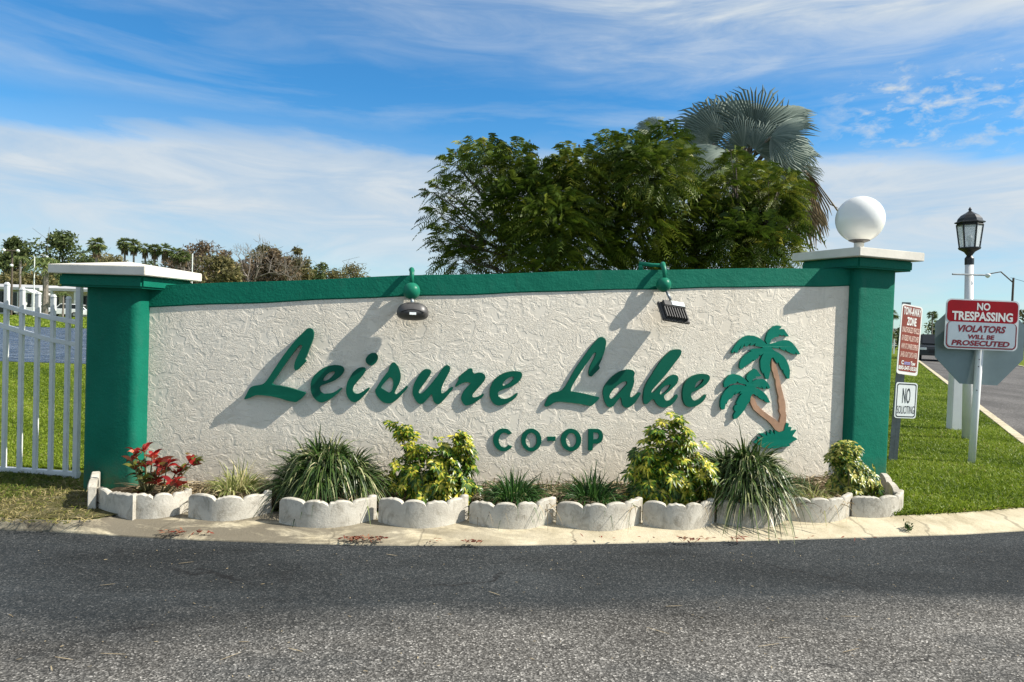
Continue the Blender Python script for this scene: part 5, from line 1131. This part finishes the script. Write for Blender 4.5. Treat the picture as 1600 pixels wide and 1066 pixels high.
house('long mobile home with white carport columns at the left edge, across the lake', -60, 61, 442, 452, 492, 100, 'housewhite', [14.5, 37, -12], [(-40, -14, 456, 480), (-8, 9, 455, 478), (18, 32, 457, 482), (41, 47, 459, 480)])
house('second mobile home with cream wall and carport, partly behind the left pillar', 70, 190, 445, 456, 493, 100, 'houseyellow', [116, 79], [(82, 91, 461, 478), (118, 150, 462, 485), (101, 108, 462, 478)])
pq = at(46, 480, 97); pe = empty('porch', (pq[0], 97, 0), 'small white gabled porch between the two mobile homes', 'porch')
zb = at(46, 458, 97)[2]; zt2 = at(46, 452, 97)[2]
MB().add([(pq[0]-1.1, 96, zb), (pq[0]+1.1, 96, zb), (pq[0], 96, zt2), (pq[0]-1.1, 98, zb), (pq[0]+1.1, 98, zb), (pq[0], 98, zt2)], [(0, 1, 2), (3, 5, 4), (0, 2, 5, 3), (1, 4, 5, 2), (0, 3, 4, 1)]).build('gable', 'housewhite', pe)
for dx in (-.95, .95): MB().box((pq[0]+dx, 96.2, zb/2), (.18, .18, zb)).build('post', 'housewhite', pe)
def vehicle(name, label, cat, loc, rot, L_, W_, H_, style, mat, group):
    e = empty(name, loc, label, cat, group); c_, s_ = math.cos(rot), math.sin(rot)
    def T(x, y, z): return (loc[0]+x*c_-y*s_, loc[1]+x*s_+y*c_, loc[2]+z)
    def prism(prof, w, nm, mt, par, bev=.03):
        mb = MB(); n = len(prof); mb.add([T(x, -w/2, z) for x, z in prof]+[T(x, w/2, z) for x, z in prof], [tuple(range(n)), tuple(range(2*n-1, n-1, -1))]+[(i, (i+1) % n, n+(i+1) % n, n+i) for i in range(n)])
        return mb.build(nm, mt, par, bevel=bev)
    h = H_; l = L_/2
    body = prism([(-l, .25*h), (-l, .58*h), (-l*.95, .60*h), (l*.5, .60*h), (l*.95, .52*h), (l, .42*h), (l, .2*h), (-l*.98, .18*h)], W_, 'body', mat, e, .05)
    if style == 'pickup': cab = [(-l*.15, .6*h), (-l*.12, h*.97), (l*.2, h), (l*.48, .6*h)]
    elif style == 'suv': cab = [(-l*.96, .6*h), (-l*.88, h*.97), (l*.15, h), (l*.46, .6*h)]
    else: cab = [(-l*.85, .6*h), (-l*.5, h*.98), (l*.1, h), (l*.48, .6*h)]
    prism(cab, W_*.86, 'cabin', mat, body, .05)
    cxs = [p_[0] for p_ in cab]; win = [(cab[0][0]+.12*l, .63*h), (cab[1][0]+.10*l, .92*h), (cab[2][0]-.02*l, .94*h), (cab[3][0]-.10*l, .63*h)]
    prism(win, W_*.88, 'side_windows', 'winglass', body, 0)
    mb = MB(); a_, b_ = cab[2], cab[3]
    mb.add([T(a_[0]+(b_[0]-a_[0])*q+.03, y*W_*.38, a_[1]+(b_[1]-a_[1])*q+.02) for q in (.12, .92) for y in (-1, 1)]+[T(a_[0]+(b_[0]-a_[0])*q-.03, y*W_*.38, a_[1]+(b_[1]-a_[1])*q-.02) for q in (.12, .92) for y in (-1, 1)], [(0, 1, 3, 2), (4, 6, 7, 5), (0, 4, 5, 1), (2, 3, 7, 6), (0, 2, 6, 4), (1, 5, 7, 3)]); mb.build('windscreen', 'winglass', body)
    MB().box(T(l+.01, 0, .36*h), (.06, W_*.5, .10*h), [(c_, s_, 0), (-s_, c_, 0), (0, 0, 1)]).build('grille', 'bronze2', body)
    for y in (-1, 1): MB().box(T(l*.985, y*W_*.38, .45*h), (.1, W_*.17, .09*h), [(c_, s_, 0), (-s_, c_, 0), (0, 0, 1)]).build('headlight', 'signwhite', body, bevel=.01)
    for x in (-.62*l, .62*l):
        for y in (-1, 1):
            w_ = MB().tube([T(x, y*W_*.40, .19*h), T(x, y*W_*.505, .19*h)], .19*h, 16).build('wheel', 'tyre', e)
            MB().tube([T(x, y*W_*.50, .19*h), T(x, y*W_*.515, .19*h)], .10*h, 10).build('rim', 'steel', w_)
    return e
GC = 'vehicles parked by the mobile homes'
def vx(x, Y): return (at(x, 480, Y)[0], Y, .01)
vehicle('parked_pickup', 'white pickup truck parked before the white porch across the lake', 'pickup truck', vx(60, 94), 0.15, 4.9, 1.9, 1.75, 'pickup', 'carwhite', GC)
vehicle('parked_suv', 'white utility vehicle parked by the young palm across the lake', 'car', vx(102, 94), math.pi+.25, 4.2, 1.9, 1.7, 'suv', 'carwhite', GC)
vehicle('parked_van', 'white vehicle at the right, half hidden behind the left pillar', 'car', vx(126, 95), .2, 4.4, 1.9, 1.6, 'suv', 'carwhite', GC)
vehicle('parked_car', 'dark car parked under the carport at the left edge', 'car', vx(-2, 96), .1, 4.4, 1.8, 1.4, 'sedan', 'cardark', GC)
cq = ground(1462, 563); vehicle('oncoming_car', 'dark vehicle on the side street partly hidden by the stop sign', 'car', (cq[0], cq[1], 0), math.atan2(-dr[1], -dr[0]), 3.6, 1.7, 1.30, 'suv', 'cardark', None)
# right background
GR = 'trees at the end of the side street'
far_tree('broadleaf_tree', 'dark low tree behind the tow sign at the end of the side street', 'tree', 1418, 507, 44, 530, 62, 'fargreen', 1100, .26, GR)
far_tree('broadleaf_tree', 'dark hedge-like tree beside the distant vehicle', 'tree', 1472, 500, 54, 530, 66, 'fargreen', 1200, .26, GR)
far_tree('broadleaf_tree', 'olive tree at the right edge of the photo behind the NO TRESPASSING board', 'tree', 1606, 480, 50, 530, 60, 'farolive', 1100, .26, GR)
far_tree('broadleaf_tree', 'dark tree hidden mostly behind the right pillar', 'tree', 1380, 500, 40, 530, 60, 'fargreen', 900, .26, GR)
palm('fan_palm', 'slim palm between the tow sign and the stop sign back', 1455, 485, 17, 535, 52, 22, GR, 'farpalm', False)
palm('fan_palm', 'palm just right of the tall pillar in the distance', 1393, 484, 20, 535, 56, 22, GR, 'farpalm', False)
palm('feather_palm', 'palm crown peeking above the NO TRESPASSING board', 1507, 455, 48, 540, 40, 11, GR, 'farpalm', False, .9, True)
house('pale low house far off behind the tow sign', 1372, 1416, 513, 519, 540, 70, 'housewhite', [1385], [(1392, 1400, 522, 530)])
for x, yb in ((1392.5, 548), (1396.5, 553)):
    q = ground(x, yb); e = empty('white_stake', q, 'pair of slim white stakes in the lawn just right of the tall pillar', 'post', 'white stakes in the lawn')
    MB().box((q[0], q[1], .48), (.07, .07, .96)).build('stake', 'white', e); MB().box((q[0], q[1]-.03, .55), (.3, .03, .06)).build('crosspiece', 'white', e)
